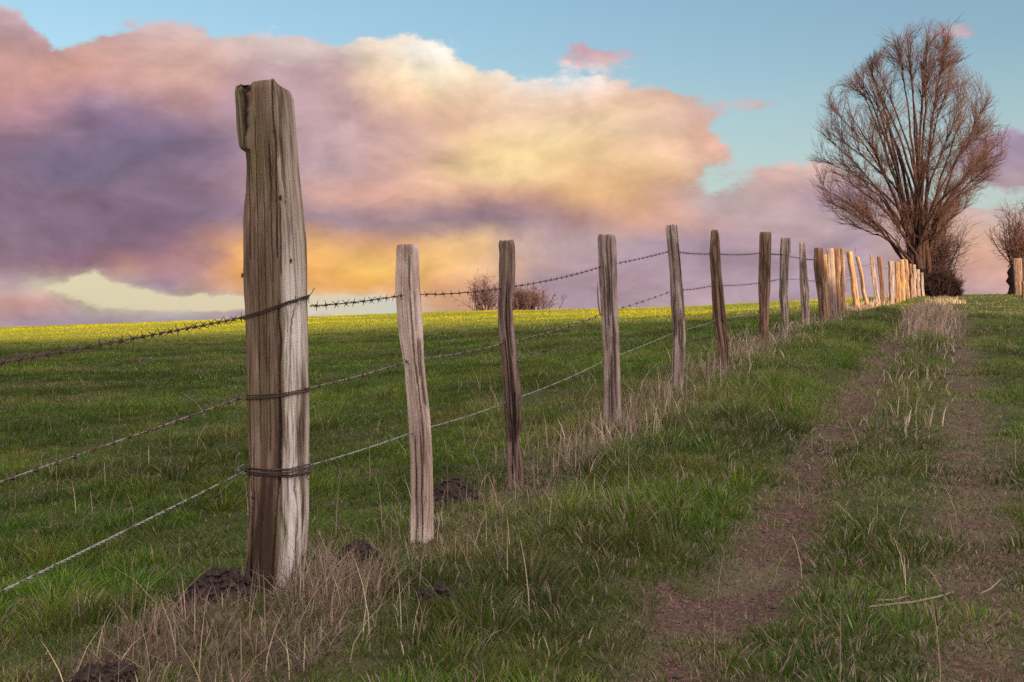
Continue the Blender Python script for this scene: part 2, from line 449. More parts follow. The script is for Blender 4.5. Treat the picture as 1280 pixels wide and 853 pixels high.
def join_blades(name, layers, mat):
    vs, qs, ts, cs = [], [], [], []; off = 0
    for me in layers:
        nv = len(me.vertices); v = np.empty(nv * 3, np.float32); me.vertices.foreach_get('co', v)
        c = np.empty(nv * 4, np.float32); me.color_attributes['tint'].data.foreach_get('color', c)
        np_ = len(me.polygons); ls = np.empty(np_, np.int32); me.polygons.foreach_get('loop_start', ls)
        lt = np.empty(np_, np.int32); me.polygons.foreach_get('loop_total', lt)
        li = np.empty(len(me.loops), np.int32); me.loops.foreach_get('vertex_index', li)
        q = ls[lt == 4]; tq = ls[lt == 3]
        qs.append(li[q[:, None] + np.arange(4)] + off); ts.append(li[tq[:, None] + np.arange(3)] + off)
        vs.append(v.reshape(-1, 3)); cs.append(c); off += nv
        bpy.data.meshes.remove(me)
    me = mesh_from(name, np.concatenate(vs), np.concatenate(qs), np.concatenate(ts), smooth=False)
    ca = me.color_attributes.new('tint', 'FLOAT_COLOR', 'POINT'); ca.data.foreach_set('color', np.concatenate(cs))
    return link(name, me, mat)

layers = [grass_layer(2.2, 4.5, 7500, 1.0, .0038, 4), grass_layer(4.5, 8, 5200, 1.0, .0045, 4), grass_layer(8, 14, 3200, 1.0, .0058, 2),
          grass_layer(14, 26, 1250, 1.0, .010, 2), grass_layer(26, 62, 230, 1.0, .026, 2), short_layer(2.2, 5.5, 9500, .0036), short_layer(5.5, 10, 4200, .0052), short_layer(10, 20, 1000, .009)]
go = join_blades('meadow_grass', layers, GRASS)
tag(go, 'green pasture grass covering the field and the track verges', 'grass', kind='stuff')

# dry grass: stalks along the fence, mound by the first post, tufts on the strip between the ruts
def dry_pts(k, f): 
    x, y = f(k); return x, y
def along_fence(k, Y0, Y1, d0, ds, pw=1.0):
    yy = Y0 + (Y1 - Y0) * rng.random(k) ** pw; d = rng.normal(d0, ds, k)
    return -2.15 + .367 * yy + d / .9387, yy
dl = []
def dry_layer(x, y, h0, h1, w, leanf, pal, seg=4):
    cl = sstep(.38, .62, fbm(x * 2.6, y * 2.6, seed=71, oct=3)); keep = rng.random(len(x)) < (.12 + .88 * cl) * (1 - heap_mask(x, y))
    x = x[keep]; y = y[keep]; k = len(x)
    h = rng.uniform(h0, h1, k) * rng.uniform(.6, 1.1, k); lean = h * np.abs(rng.normal(0, leanf, k))
    dl.append(blade_mesh('dry', x, y, h, w * rng.uniform(.7, 1.3, k), lean, rng.uniform(0, 6.28, k), rng.uniform(-.8, .8, k), pick(pal, k), seg))
dry_layer(*along_fence(650, 4.2, 9, .02, .22), .10, .32, .0032, .45, STRAW)
dry_layer(*along_fence(1300, 3.6, 10, .0, .24), .05, .16, .0035, .9, np.concatenate([STRAW * .8, RUST]))
dry_layer(*along_fence(600, 7, 14, .05, .22), .10, .30, .006, .4, STRAW)
dry_layer(*along_fence(1100, 10, 30, .03, .2), .07, .22, .012, .6, np.concatenate([STRAW, RUST]))
dry_layer(*along_fence(1100, 25, 46, .0, .2), .10, .28, .026, .6, STRAW, 2)
k = 3400   # the rusty mound
a = rng.uniform(0, 6.28, k); r = np.sqrt(rng.random(k))
dry_layer(MOUND[0] - .02 + .36 * r * np.cos(a), MOUND[1] - .05 + .55 * r * np.sin(a), .03, .12, .0032, 1.2, np.concatenate([RUST, STRAW * .6, RUST * 1.15]))
k = 120
a = rng.uniform(0, 6.28, k); r = np.sqrt(rng.random(k))
dry_layer(MOUND[0] + .05 + .5 * r * np.cos(a), MOUND[1] + .1 + .6 * r * np.sin(a), .12, .28, .0028, .5, STRAW)
k = 1000   # tuft at the foot of the first post, on its right
a = rng.normal(0, 1, k); b_ = rng.normal(0, 1, k)
dry_layer(-.60 + .10 * a, 3.92 + .14 * b_, .06, .22, .0032, .7, np.concatenate([RUST * 1.2, STRAW * .8]))
# strip between the ruts, longer towards the crest
yy = 7 + 20 * rng.random(1400) ** .8; d = rng.normal(1.72, .16, 1400)
dry_layer(-2.15 + .367 * yy + d / .9387, yy, .08, .2, .010, .5, np.concatenate([STRAW, RUST]))
yy = rng.normal(22, 2.0, 6500); d = rng.normal(1.66, .17, 6500)
dry_layer(-2.15 + .367 * yy + d / .9387, yy, .2, .36, .014, .45, np.concatenate([STRAW, RUST * 1.5]))
yy = rng.normal(40.5, 1.4, 900); xx = 14.9 + (yy - 41) * .367 + rng.normal(0, .30, 900)
dry_layer(xx, yy, .14, .28, .03, .5, STRAW, 2)
# scattered single bents everywhere near
x, y = scatter(2.4, 10, 13, lambda x, y: np.full(len(x), 1.0) * (1 - .8 * bare(x, y)))
dry_layer(x, y, .12, .30, .0028, .5, STRAW)
# litter of dead stems lying on the ruts
x, y = scatter(2.4, 9, 420, lambda x, y: .9 * bare(x, y))
k = len(x); h = rng.uniform(.008, .03, k)
dl.append(blade_mesh('dry', x, y, h, np.full(k, .003), rng.uniform(.02, .09, k), rng.uniform(0, 6.28, k), rng.uniform(0, 3.14, k), pick(np.concatenate([STRAW * .8, RUST]), k), 2))
do = join_blades('dry_grass', dl, GRASS)
tag(do, 'withered straw coloured grass and bents along the fence, mound and track', 'dry grass', kind='stuff')

# ------------------------------------------------------------------ wood
def wood_mat(name, dark, mid, pale, moss=0., mossc=(.13, .13, .05), stain=False):
    m, t, b = new_mat(name)
    co = t.n('ShaderNodeAttribute', attribute_name='wood_co').outputs['Vector']
    s1 = t.scale(co, (1, 1, .06)); s2 = t.scale(co, (1, 1, .014))
    g1 = t.noise(s1, 26, 5, .64, .6); g2 = t.noise(s1, 150, 2, .5); g3 = t.noise(co, 5, 4); g4 = t.noise(t.scale(co, (1, 1, .3)), 11, 4)
    f = t.math('ADD', t.math('MULTIPLY', g1.outputs[0], .74), t.math('MULTIPLY', g2.outputs[0], .26))
    c = t.ramp(f, [(.37, dark), (.455, [x * .55 + y * .45 for x, y in zip(dark, mid)]), (.52, mid), (.66, pale)]).outputs[0]
    c = t.mix(t.mapr(g3.outputs[0], .42, .62, 0, .55), c, [x * .72 for x in mid], 'MULTIPLY') if False else c
    band = t.noise(t.scale(co, (1, 1, .03)), 17, 2, .5)
    c = t.mix(t.mapr(band.outputs[0], .50, .62, 0, .55), c, [x * .55 + y * .45 for x, y in zip(dark, mid)])
    c = t.mix(t.mapr(g4.outputs[0], .5, .68, 0, .55), c, pale)
    if moss:
        c = t.mix(t.math('MULTIPLY', t.mapr(g3.outputs[0], .46, .64), moss), c, mossc)
    if stain:
        sa = t.n('ShaderNodeAttribute', attribute_name='stain').outputs['Fac']
        c = t.mix(sa, c, (.045, .026, .018))
        pa = t.n('ShaderNodeAttribute', attribute_name='pale_face').outputs['Fac']
        c = t.mix(t.math('MULTIPLY', pa, t.mapr(f, .40, .56)), c, (.60, .56, .505))
    ck = t.mapr(t.math('ABSOLUTE', t.math('SUBTRACT', t.noise(s2, 24, 3, .55, .5).outputs[0], .5)), .0, .014)
    c = t.mix(ck, t.mix(.55, c, (.03, .02, .016)), c)
    ca_ = t.n('ShaderNodeAttribute', attribute_name='crack').outputs['Fac']
    c = t.mix(t.math('MULTIPLY', ca_, .85), c, (.03, .02, .015))
    t.put(b.inputs['Base Color'], c); b.inputs['Roughness'].default_value = .88; b.inputs['Specular IOR Level'].default_value = .2
    bp = t.n('ShaderNodeBump'); bp.inputs['Strength'].default_value = .7; bp.inputs['Distance'].default_value = .004
    t.put(bp.inputs['Height'], t.math('ADD', g1.outputs[0], t.math('MULTIPLY', ck, .35))); t.l.new(bp.outputs[0], b.inputs['Normal'])
    return m
W_OLD = wood_mat('weathered_oak', (.070, .044, .030), (.190, .130, .092), (.30, .225, .170), .6, (.150, .130, .062), True)
W_GREY = wood_mat('grey_wood', (.085, .058, .048), (.30, .225, .195), (.46, .38, .34))
W_PINK = wood_mat('pale_wood', (.16, .105, .082), (.46, .350, .290), (.66, .56, .49))
W_DARK = wood_mat('dark_wood', (.045, .028, .023), (.17, .115, .095), (.33, .25, .215))
W_BROWN = wood_mat('brown_wood', (.050, .028, .020), (.185, .108, .072), (.31, .20, .135))
W_SUNLIT = wood_mat('sunlit_wood', (.11, .060, .032), (.35, .215, .115), (.50, .345, .20))  # for the sunlit far posts: the sun's orange is put into the wood colour

def section(kind, N, seed):
    """unit outline, a in -1..1 across, b depth (towards camera negative)"""
    r = np.random.default_rng(seed)
    if kind == 'split':
        pts = np.array([(-1, .05), (.62, -1.0), (1.0, .15), (.1, 1.0), (-.8, .9)])
        pts = np.array([(-1, -.28), (.46, -.88), (1.0, .02), (.75, .9), (-.78, .9)])
    elif kind == 'quarter':
        pts = np.array([(-1, -.5), (.55, -.9), (1.0, -.1), (.3, 1.0), (-.8, .7)])
    elif kind == 'square':
        pts = np.array([(-1, -.55), (.2, -.95), (1, -.35), (.8, .9), (-.7, .9)])
    else:
        a = np.linspace(0, 2 * math.pi, 9)[:-1] + r.uniform(-.2, .2, 8)
        rad = r.uniform(.82, 1.1, 8)
        pts = np.stack([np.cos(a) * rad, np.sin(a) * rad], -1)
    cl = np.concatenate([pts, pts[:1]]); L = np.concatenate([[0], np.cumsum(np.linalg.norm(np.diff(cl, axis=0), axis=1))])
    u = np.linspace(0, L[-1], N + 1)[:-1]
    o = np.stack([np.interp(u, L, cl[:, 0]), np.interp(u, L, cl[:, 1])], -1)
    for _ in range(max(1, int(N * (.018 if kind != 'round' else .12)))):
        o = .5 * o + .25 * np.roll(o, 1, 0) + .25 * np.roll(o, -1, 0)
    o[:, 0] = (o[:, 0] - o[:, 0].min()) / np.ptp(o[:, 0]) * 2 - 1
    if ((o[:, 0] * np.roll(o[:, 1], -1) - o[:, 1] * np.roll(o[:, 0], -1)).sum()) < 0: o = o[::-1]
    return o

RINGS = {}
def rand_cracks(rows, seed, n, wd, dp):
    r_ = np.random.default_rng(seed + 500); rows = sorted(rows); ys_ = np.array([q[0] for q in rows]); out = []
    for _ in range(n):
        a = r_.uniform(-.85, .85); y0 = r_.uniform(ys_[0] - 10, ys_[-1] - .25 * np.ptp(ys_)); y1 = min(ys_[-1], y0 + np.ptp(ys_) * r_.uniform(.12, .55))
        yy = np.linspace(y0, y1, 4); l = np.interp(yy, ys_, [q[1] for q in rows]); rr = np.interp(yy, ys_, [q[2] for q in rows])
        out.append((tuple(yy), tuple((l + rr) / 2 + a * (rr - l) / 2), wd * r_.uniform(.7, 1.5), dp * r_.uniform(.5, 1.3)))
    return out

def make_post(key, Y, rows, kind, N, nz, seed, mat, dfac=.95, crack=.006, lump=.003, jag=.01, top_tab=None, freq=42, cracks=()):
    s = Y / F
    rows = sorted(rows); ys = np.array([r[0] for r in rows]); xl = np.array([r[1] for r in rows]); xr = np.array([r[2] for r in rows])
    yb = ys[-1]; xb = (xl[-1] + xr[-1]) / 2
    org = P(xb, yb, Y)
    zt = (yb - ys[0]) * s; zb = -.22
    meanw = np.mean(xr - xl) * s; dep = meanw * dfac
    out = section(kind, N, seed)
    def top_z(a, x, y):
        if top_tab is not None:
            px = x / s + xb
            return (yb - np.interp(px, [q[0] for q in top_tab], [q[1] for q in top_tab])) * s
        return zt + jag * 1.6 * (fbm(x * 55 + seed, y * 55, seed=seed, oct=3) - .62)
    def ring_at(z):
        py = np.clip(yb - np.asarray(z) / s, ys[0], ys[-1])
        l = (np.interp(py, ys, xl) - xb) * s; r = (np.interp(py, ys, xr) - xb) * s
        if z.min() < 0:
            pass
        return (l + r) / 2, (r - l) / 2
    tz = np.linspace(0, 1, nz)
    x_top = None
    # column tops
    c0, w0 = ring_at(np.full(N, zt - .005))
    tops = top_z(out[:, 0], c0 + out[:, 0] * w0, out[:, 1] * dep / 2)
    V = []; CO = []
    Z = zb + tz[:, None] * (tops[None, :] - zb)
    c, w = ring_at(Z)
    x = c + out[None, :, 0] * w; y = np.broadcast_to(out[None, :, 1] * dep / 2 * (1 + .12 * (vnoise(Z * 2.2 + seed, Z * 0, seed=seed) - .5)), x.shape)
    if key == 'p1':      # the split slab clinging to the upper left edge
        py_ = yb - Z / s
        ext = np.interp(py_, [104, 150, 180, 186, 188.5], [11.0, 9.0, 7.5, 6.5, 3.0]) * s * (py_ < 189)
        x = x - ext * sstep(-.62, -.72, out[None, :, 0])
    nx = np.roll(out[:, 1], -1) - np.roll(out[:, 1], 1); ny = -(np.roll(out[:, 0], -1) - np.roll(out[:, 0], 1))
    ln = np.hypot(nx, ny) + 1e-9; nx = nx / ln; ny = ny / ln
    ux = out[None, :, 0] * meanw / 2 + 0 * x; uy = out[None, :, 1] * dep / 2 + 0 * x
    g = fbm(ux * freq + seed * 3.1, uy * freq, Z * 1.9, oct=3, seed=seed)
    ridge = 1 - np.abs(2 * g - 1) * 3.2
    ck = sstep(.45, 1.0, ridge) * sstep(.25, .6, fbm(ux * 12, uy * 12, Z * 1.1, oct=2, seed=seed + 5) )
    fine = fbm(ux * 170, uy * 170, Z * 5, oct=3, seed=seed + 9) - .5
    big = fbm(ux * 12 + seed, uy * 12, Z * 4.5, oct=3, seed=seed + 3) - .5
    disp = -crack * ck + .0022 * fine * min(1, meanw / .05) + lump * 2 * big
    dark = .0 * disp
    PX = (c + out[None, :, 0] * w) / s + xb; PY = yb - Z / s
    front = (ny[None, :] < .25) & (out[None, :, 1] < .6)
    for ys_, xs_, wd, dp in cracks:
        xc = np.interp(PY, ys_, xs_) + min(1.6, meanw / s * .04) * (fbm(PY * .03 + xs_[0], PY * 0, oct=3, seed=seed) - .5) + min(.8, meanw / s * .02) * (vnoise(PY * .2, PY * 0, seed=seed + 1) - .5)
        k_ = np.exp(-((PX - xc) / wd) ** 2) * sstep(ys_[0] - 6, ys_[0] + 6, PY) * (1 - sstep(ys_[-1] - 12, ys_[-1], PY)) * front
        disp = disp - dp * k_; dark = np.maximum(dark, k_)
    edge = sstep(0, .02, tops[None, :] - Z) * .006 - .006     # worn rim
    disp = disp + edge * .6
    X = x + nx[None, :] * disp; Yy = y + ny[None, :] * disp
    V = np.stack([X, Yy, Z], -1); CO = np.stack([ux, uy, Z + seed], -1)
    verts = [V.reshape(-1, 3)]; co = [CO.reshape(-1, 3)]
    rim = V[-1]; ctr = rim[:, :2].mean(0)
    caps = [.88, .68, .42, .18] if N > 40 else [.6]
    for kf in caps:
        xy = ctr + (rim[:, :2] - ctr) * kf
        zc = top_z(None, xy[:, 0], xy[:, 1]) if top_tab is not None else top_z(None, xy[:, 0], xy[:, 1])
        zc = zc + (.006 if N > 40 else 0) * (fbm(xy[:, 0] * 120, xy[:, 1] * 120, seed=seed + 2) - .5)
        verts.append(np.stack([xy[:, 0], xy[:, 1], zc], -1)); co.append(np.stack([xy[:, 0] - ctr[0], xy[:, 1], zc * 8 + seed], -1))
    verts.append(np.array([[ctr[0], ctr[1], float(np.mean(verts[-1][:, 2]))]])); co.append(np.array([[0, 0, seed + 1.0]]))
    verts = np.concatenate(verts); co = np.concatenate(co)
    R = nz + len(caps); i = np.arange(R - 1)[:, None] * N; j = np.arange(N)[None, :]; kk = (j + 1) % N
    q = np.stack([i + j, i + kk, i + N + kk, i + N + j], -1).reshape(-1, 4)
    jj = np.arange(N); tri = np.stack([(R - 1) * N + jj, (R - 1) * N + (jj + 1) % N, np.full(N, R * N)], -1)
    me = mesh_from('fence_post', verts, q, tri)
    a = me.attributes.new('wood_co', 'FLOAT_VECTOR', 'POINT'); a.data.foreach_set('vector', co.astype(np.float32).ravel())
    dk = np.zeros(len(verts), np.float32); dk[:dark.size] = dark.ravel()
    a = me.attributes.new('crack', 'FLOAT', 'POINT'); a.data.foreach_set('value', dk)
    o = link('fence_post', me, mat, loc=org)
    RINGS[key] = dict(org=org, ring=V, Z=Z, s=s, yb=yb, xb=xb, dep=dep, xl=xl, xr=xr, ys=ys, out=out)
    POSTS[key] = o
    return o

G = 'weathered posts of the wire fence'
P1_TOP = [(290, 113), (296, 111.5), (299, 113), (303, 110), (311, 107), (316, 108.5), (319, 105.5), (333, 104.5), (342, 105), (344.5, 103.5), (348, 105), (350, 110.5), (356, 112), (362, 114.5), (367, 121)]
p1 = make_post('p1', near_posts[0][1], near_posts[0][2], 'split', 420, 340, 3, W_OLD, .92, .011, .004, .01, P1_TOP, 20, [
    ((104, 150, 192), (314.5, 314.5, 314), 1.4, .020), ((104, 200, 330), (314, 313.5, 315), .7, .008), ((150, 260, 420, 560), (322, 324, 327, 329), .6, .006),
    ((104, 160, 250, 330), (345, 346.5, 350, 351), 1.1, .012), ((180, 300, 360), (340, 344, 345), .7, .008), ((240, 380, 470), (333, 336, 338), .6, .006),
    ((380, 480, 600, 735), (352, 354, 352, 343), 1.2, .010), ((420, 520, 570), (340, 341, 341), .6, .006), ((560, 650, 738), (319, 318, 312), .7, .007),
    ((460, 520, 640, 738), (314, 314, 316, 314), .6, .006), ((590, 660, 738), (374, 375, 370), .7, .006), ((385, 400, 425), (372, 370, 368), .9, .006), ((260, 330, 350), (354, 355.5, 356), 1.0, .009)])
# stain below the bottom wire, right face lightened past the corner
me = p1.data; nv = len(me.vertices); co = np.empty(nv * 3, np.float32); me.vertices.foreach_get('co', co); co = co.reshape(-1, 3)
s1 = 3.91 / F; px = co[:, 0] / s1 + RINGS['p1']['xb']; py = 738 - co[:, 2] / s1
wob = 5 * (fbm(px * .05, py * .012, seed=77) - .5)
xs = np.interp(py, [560, 600, 650, 700, 738], [339, 338, 335, 331, 328]); hw = np.interp(py, [555, 592, 640, 700, 738], [0, 9, 13, 22, 26])
st = (1 - sstep(.55, 1.25, np.abs(px + wob - xs) / np.maximum(hw, .01))) * sstep(575, 610, py) * .85
st = np.maximum(st, .65 * sstep(720, 742, py + 2 * wob))
st = np.maximum(st, .5 * np.exp(-((px + wob - np.interp(py, [400, 590], [353, 352])) / 4) ** 2) * sstep(380, 440, py) * (1 - sstep(590, 620, py)))
corner = np.interp(py, [110, 200, 300, 420, 500, 580, 650, 738], [349, 352, 354, 357, 358, 357, 354, 350])
bl = sstep(-1, 5, px + wob * .6 - corner) * (.25 + .75 * sstep(250, 420, py)) * (1 - .5 * sstep(375, 384, px))
a = me.attributes.new('stain', 'FLOAT', 'POINT'); a.data.foreach_set('value', np.where(co[:, 1] < .02, st, .2).astype(np.float32))
a = me.attributes.new('pale_face', 'FLOAT', 'POINT'); a.data.foreach_set('value', (bl * (co[:, 1] < .06)).astype(np.float32))
tag(p1, 'thickest, tallest post with a jagged split top, wound with three wires', 'fence post', G)

specs = {
    'p2': ('square', 200, 190, 11, W_PINK, .75, .005, .004, .006, 50, 'pale pinkish post with a flat top and a bend at its middle'),
    'p3': ('round', 200, 210, 12, W_DARK, .9, .013, .010, .014, 40, 'dark rough post in front of the distant shrubs, with a black rotten foot'),
    'p4': ('square', 160, 160, 13, W_GREY, .9, .005, .003, .006, 48, 'stout grey post with a broad rounded top and straw grass at its foot'),
    'p5': ('square', 140, 140, 14, W_GREY, .9, .005, .004, .006, 52, 'tall grey-brown post with a flat top, pale flaking patch near its middle'),
    'p6': ('round', 130, 130, 15, W_BROWN, .95, .006, .006, .02, 60, 'crooked brown post with a snapped narrow top, bending to the right lower down'),
    'p7': ('quarter', 110, 110, 16, W_BROWN, .95, .006, .004, .008, 55, 'reddish brown squared post with a ragged edge and a thin dark foot'),
    'p8': ('round', 60, 70, 17, W_GREY, .9, .005, .005, .006, 60, 'grey post, broad at its top and waisted below, beside the reddish squared post'),
    'p9': ('round', 60, 70, 18, W_PINK, .9, .004, .004, .008, 60, 'light grey post with a narrow top that widens towards the ground'),
    'p10': ('round', 60, 70, 19, W_BROWN, .95, .006, .005, .008, 60, 'dark bulky post leaning left, with a thin sunlit stake half hidden behind it'),
}
for key, Y, rows in near_posts[1:]:
    kd, N, nz, sd, mt, df, ck, lp, jg, fq, lb = specs[key]
    tag(make_post(key, Y, rows, kd, N, nz, sd, mt, df, ck, lp * 1.4, jg, None, fq, rand_cracks(rows, sd, {'p2': 7, 'p4': 9}.get(key, 14), 1.0 if Y < 8 else .7, .006)), lb, 'fence post', G)
fspecs = {
    'p11': ('quarter', W_SUNLIT, 'thin sunlit stake half hidden behind the dark bulky leaning post'),
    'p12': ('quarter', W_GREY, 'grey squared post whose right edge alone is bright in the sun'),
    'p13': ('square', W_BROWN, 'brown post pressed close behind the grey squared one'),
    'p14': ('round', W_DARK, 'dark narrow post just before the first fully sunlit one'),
    'p15': ('round', W_SUNLIT, 'wide golden sunlit post leaning left, with a twig sticking up at its top'),
    'p16': ('round', W_SUNLIT, 'slim golden post with the strongest lean to the left'),
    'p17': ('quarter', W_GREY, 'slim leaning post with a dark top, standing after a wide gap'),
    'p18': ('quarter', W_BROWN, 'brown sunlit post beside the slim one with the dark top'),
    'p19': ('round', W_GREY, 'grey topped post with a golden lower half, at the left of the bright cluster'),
    'p20': ('quarter', W_SUNLIT, 'golden post with a forked uneven top in the bright cluster'),
    'p21': ('square', W_SUNLIT, 'golden brown post between the forked one and the brightest one'),
    'p22': ('quarter', W_SUNLIT, 'brightest yellow post, slim and upright, just before the tree shade'),
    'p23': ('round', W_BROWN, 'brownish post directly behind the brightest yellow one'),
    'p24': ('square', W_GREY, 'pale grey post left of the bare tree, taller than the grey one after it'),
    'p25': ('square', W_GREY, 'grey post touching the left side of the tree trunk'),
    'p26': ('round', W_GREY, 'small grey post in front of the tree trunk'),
    'p27': ('quarter', W_SUNLIT, 'smallest sunlit stake, right of the tree trunk before the dark thicket'),
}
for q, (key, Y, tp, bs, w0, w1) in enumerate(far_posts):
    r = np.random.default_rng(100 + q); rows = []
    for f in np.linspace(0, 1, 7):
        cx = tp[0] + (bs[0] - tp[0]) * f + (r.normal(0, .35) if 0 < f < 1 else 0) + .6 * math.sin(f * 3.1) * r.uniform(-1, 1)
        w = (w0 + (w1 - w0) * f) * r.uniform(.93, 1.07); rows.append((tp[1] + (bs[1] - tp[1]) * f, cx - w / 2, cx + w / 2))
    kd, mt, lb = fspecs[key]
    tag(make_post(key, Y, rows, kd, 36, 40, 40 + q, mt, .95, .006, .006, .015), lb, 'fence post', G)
# twig-like wire end standing up at the wide golden post's top
tb = Tubes(); o15 = POSTS['p15'].location
tb.add([(.05 + i * .004, 0, 1.28 + i * .04) for i in range(5)], .006, 4)
tg = link('twig', tb.mesh('twig'), W_DARK, POSTS['p15']); 
tg.location = (-.10, 0, 0)
tg.data.attributes.new('wood_co', 'FLOAT_VECTOR', 'POINT')

# ------------------------------------------------------------------ wires
def metal(name, c, rough, met):
    m, t, b = new_mat(name)
    pos = t.n('ShaderNodeNewGeometry').outputs['Position']; nz_ = t.noise(pos, 30, 4)
    t.put(b.inputs['Base Color'], t.mix(t.mapr(nz_.outputs[0], .45, .65), c, (.10, .055, .035)))
    b.inputs['Roughness'].default_value = rough; b.inputs['Metallic'].default_value = met
    return m
M_RUST = metal('rusty_wire', (.075, .05, .045), .75, .2)
M_MID = metal('dull_wire', (.27, .25, .23), .6, .4)
M_ZINC = metal('galvanised_wire', (.27, .30, .30), .55, .3)
M_NAIL = metal('rusty_nail', (.04, .025, .02), .8, .2)

order = ['p1', 'p2', 'p3', 'p4', 'p5', 'p6', 'p7', 'p8', 'p9', 'p10', 'p12', 'p13', 'p14', 'p15', 'p16', 'p17', 'p18', 'p19', 'p20', 'p21', 'p22', 'p23', 'p24', 'p25', 'p26']
YD = {k: Y for k, Y, *_ in near_posts}; YD.update({k: Y for k, Y, *_ in far_posts})
wire_px = {   # where each strand meets each near post
    'top': {'p2': 368, 'p3': 360, 'p4': 332, 'p5': 313.5, 'p6': 317, 'p7': 316, 'p8': 318, 'p9': 322.5, 'p10': 324},
    'mid': {'p2': 450.5, 'p3': 429, 'p4': 391, 'p5': 363, 'p6': 356.5, 'p7': 353, 'p8': 348, 'p9': 348.5, 'p10': 351},
    'low': {'p2': 539, 'p3': 501.5, 'p4': 449, 'p5': 415, 'p6': 400, 'p7': 388, 'p8': 382, 'p9': 376, 'p10': 377},
}
frac = {'top': .835, 'mid': .575, 'low': .335}
def attach(key, strand):
    R = RINGS[key]; s = R['s']; h = (R['yb'] - R['ys'][0])
    py = wire_px[strand].get(key, R['yb'] - frac[strand] * h)
    px = (np.interp(py, R['ys'], R['xl']) + np.interp(py, R['ys'], R['xr'])) / 2
    p = P(px, py, YD[key])
    p = p + np.array([-.30, .95, 0]) * (R['dep'] / 2 + .006)
    return p
def loop_pts(py0, py1, turns, off, n=200, start=0):
    """a wire wound round the first post, following its outline"""
    R = RINGS['p1']; ring = R['ring']; Z = R['Z']; N = ring.shape[1]; out = []
    a0 = int(np.argmin(ring[150, :, 0]))       # its left edge
    for i in range(int(n * turns) + 1):
        f = i / n; j = (a0 + int(f * N)) % N
        # rises across the front, drops again behind
        x = ring[150, j, 0]; px = x / R['s'] + R['xb']
        py = py0 + (py1 - py0) * np.clip((px - 308) / 77, 0, 1) + start + 1.5 * math.sin(f * 9)
        z = (R['yb'] - py) * R['s']
        r = int(np.argmin(np.abs(Z[:, j] - z)))
        v = ring[r, j]; c = ring[r].mean(0)
        dv = np.array([v[0] - c[0], v[1] - c[1], 0]); dv /= np.linalg.norm(dv) + 1e-9
        out.append(R['org'] + np.array([v[0], v[1], z]) + dv * off)
    out = np.array(out)
    for _ in range(3): out[1:-1] = .25 * out[:-2] + .5 * out[1:-1] + .25 * out[2:]
    return out

def resample(pts, step):
    pts = np.asarray(pts); L = np.concatenate([[0], np.cumsum(np.linalg.norm(np.diff(pts, axis=0), axis=1))])
    u = np.linspace(0, L[-1], max(2, int(L[-1] / step)))
    return np.stack([np.interp(u, L, pts[:, i]) for i in range(3)], -1), u
def twist(tb, pts, hel, rad, pitch, step=.006, wob=.0):
    c, u = resample(pts, step)
    if wob:
        c = c + wob * np.stack([0 * u, vnoise(u * 6, u * 0, seed=3) - .5, vnoise(u * 6, u * 0, seed=4) - .5], -1)
    tn = np.gradient(c, axis=0); tn /= np.linalg.norm(tn, axis=1)[:, None]
    a = np.cross(tn, [0, 0, 1.0]); a /= np.linalg.norm(a, axis=1)[:, None]; b_ = np.cross(tn, a)
    for ph in (0, math.pi):
        an = u / pitch * 2 * math.pi + ph
        tb.add(c + hel * (np.cos(an)[:, None] * a + np.sin(an)[:, None] * b_), rad, 5)
    return c, u, tn
def sagged(p, q, sag, n=14):
    f = np.linspace(0, 1, n)[:, None]; w = p + (q - p) * f
    w[:, 2] -= (4 * sag * f * (1 - f))[:, 0]
    return w

# one barb: two turns of wire with four points
bt = Tubes()
ang = np.linspace(0, 4 * math.pi, 26)
bt.add(np.stack([np.linspace(-.005, .005, 26), .0042 * np.cos(ang), .0042 * np.sin(ang)], -1), .0013, 4)
for x0, dy, dz in ((-.005, .8, .6), (-.0035, -.75, -.65), (.004, .55, -.85), (.0055, -.5, .85)):
    v = np.array([.15 * np.sign(x0), dy, dz]); v /= np.linalg.norm(v)
    bt.add(np.array([x0, 0, 0]) + np.linspace(.002, .0185, 5)[:, None] * v, np.array([.0014, .0014, .0013, .0011, .0005]), 4)
BARB = bt.mesh('barb')

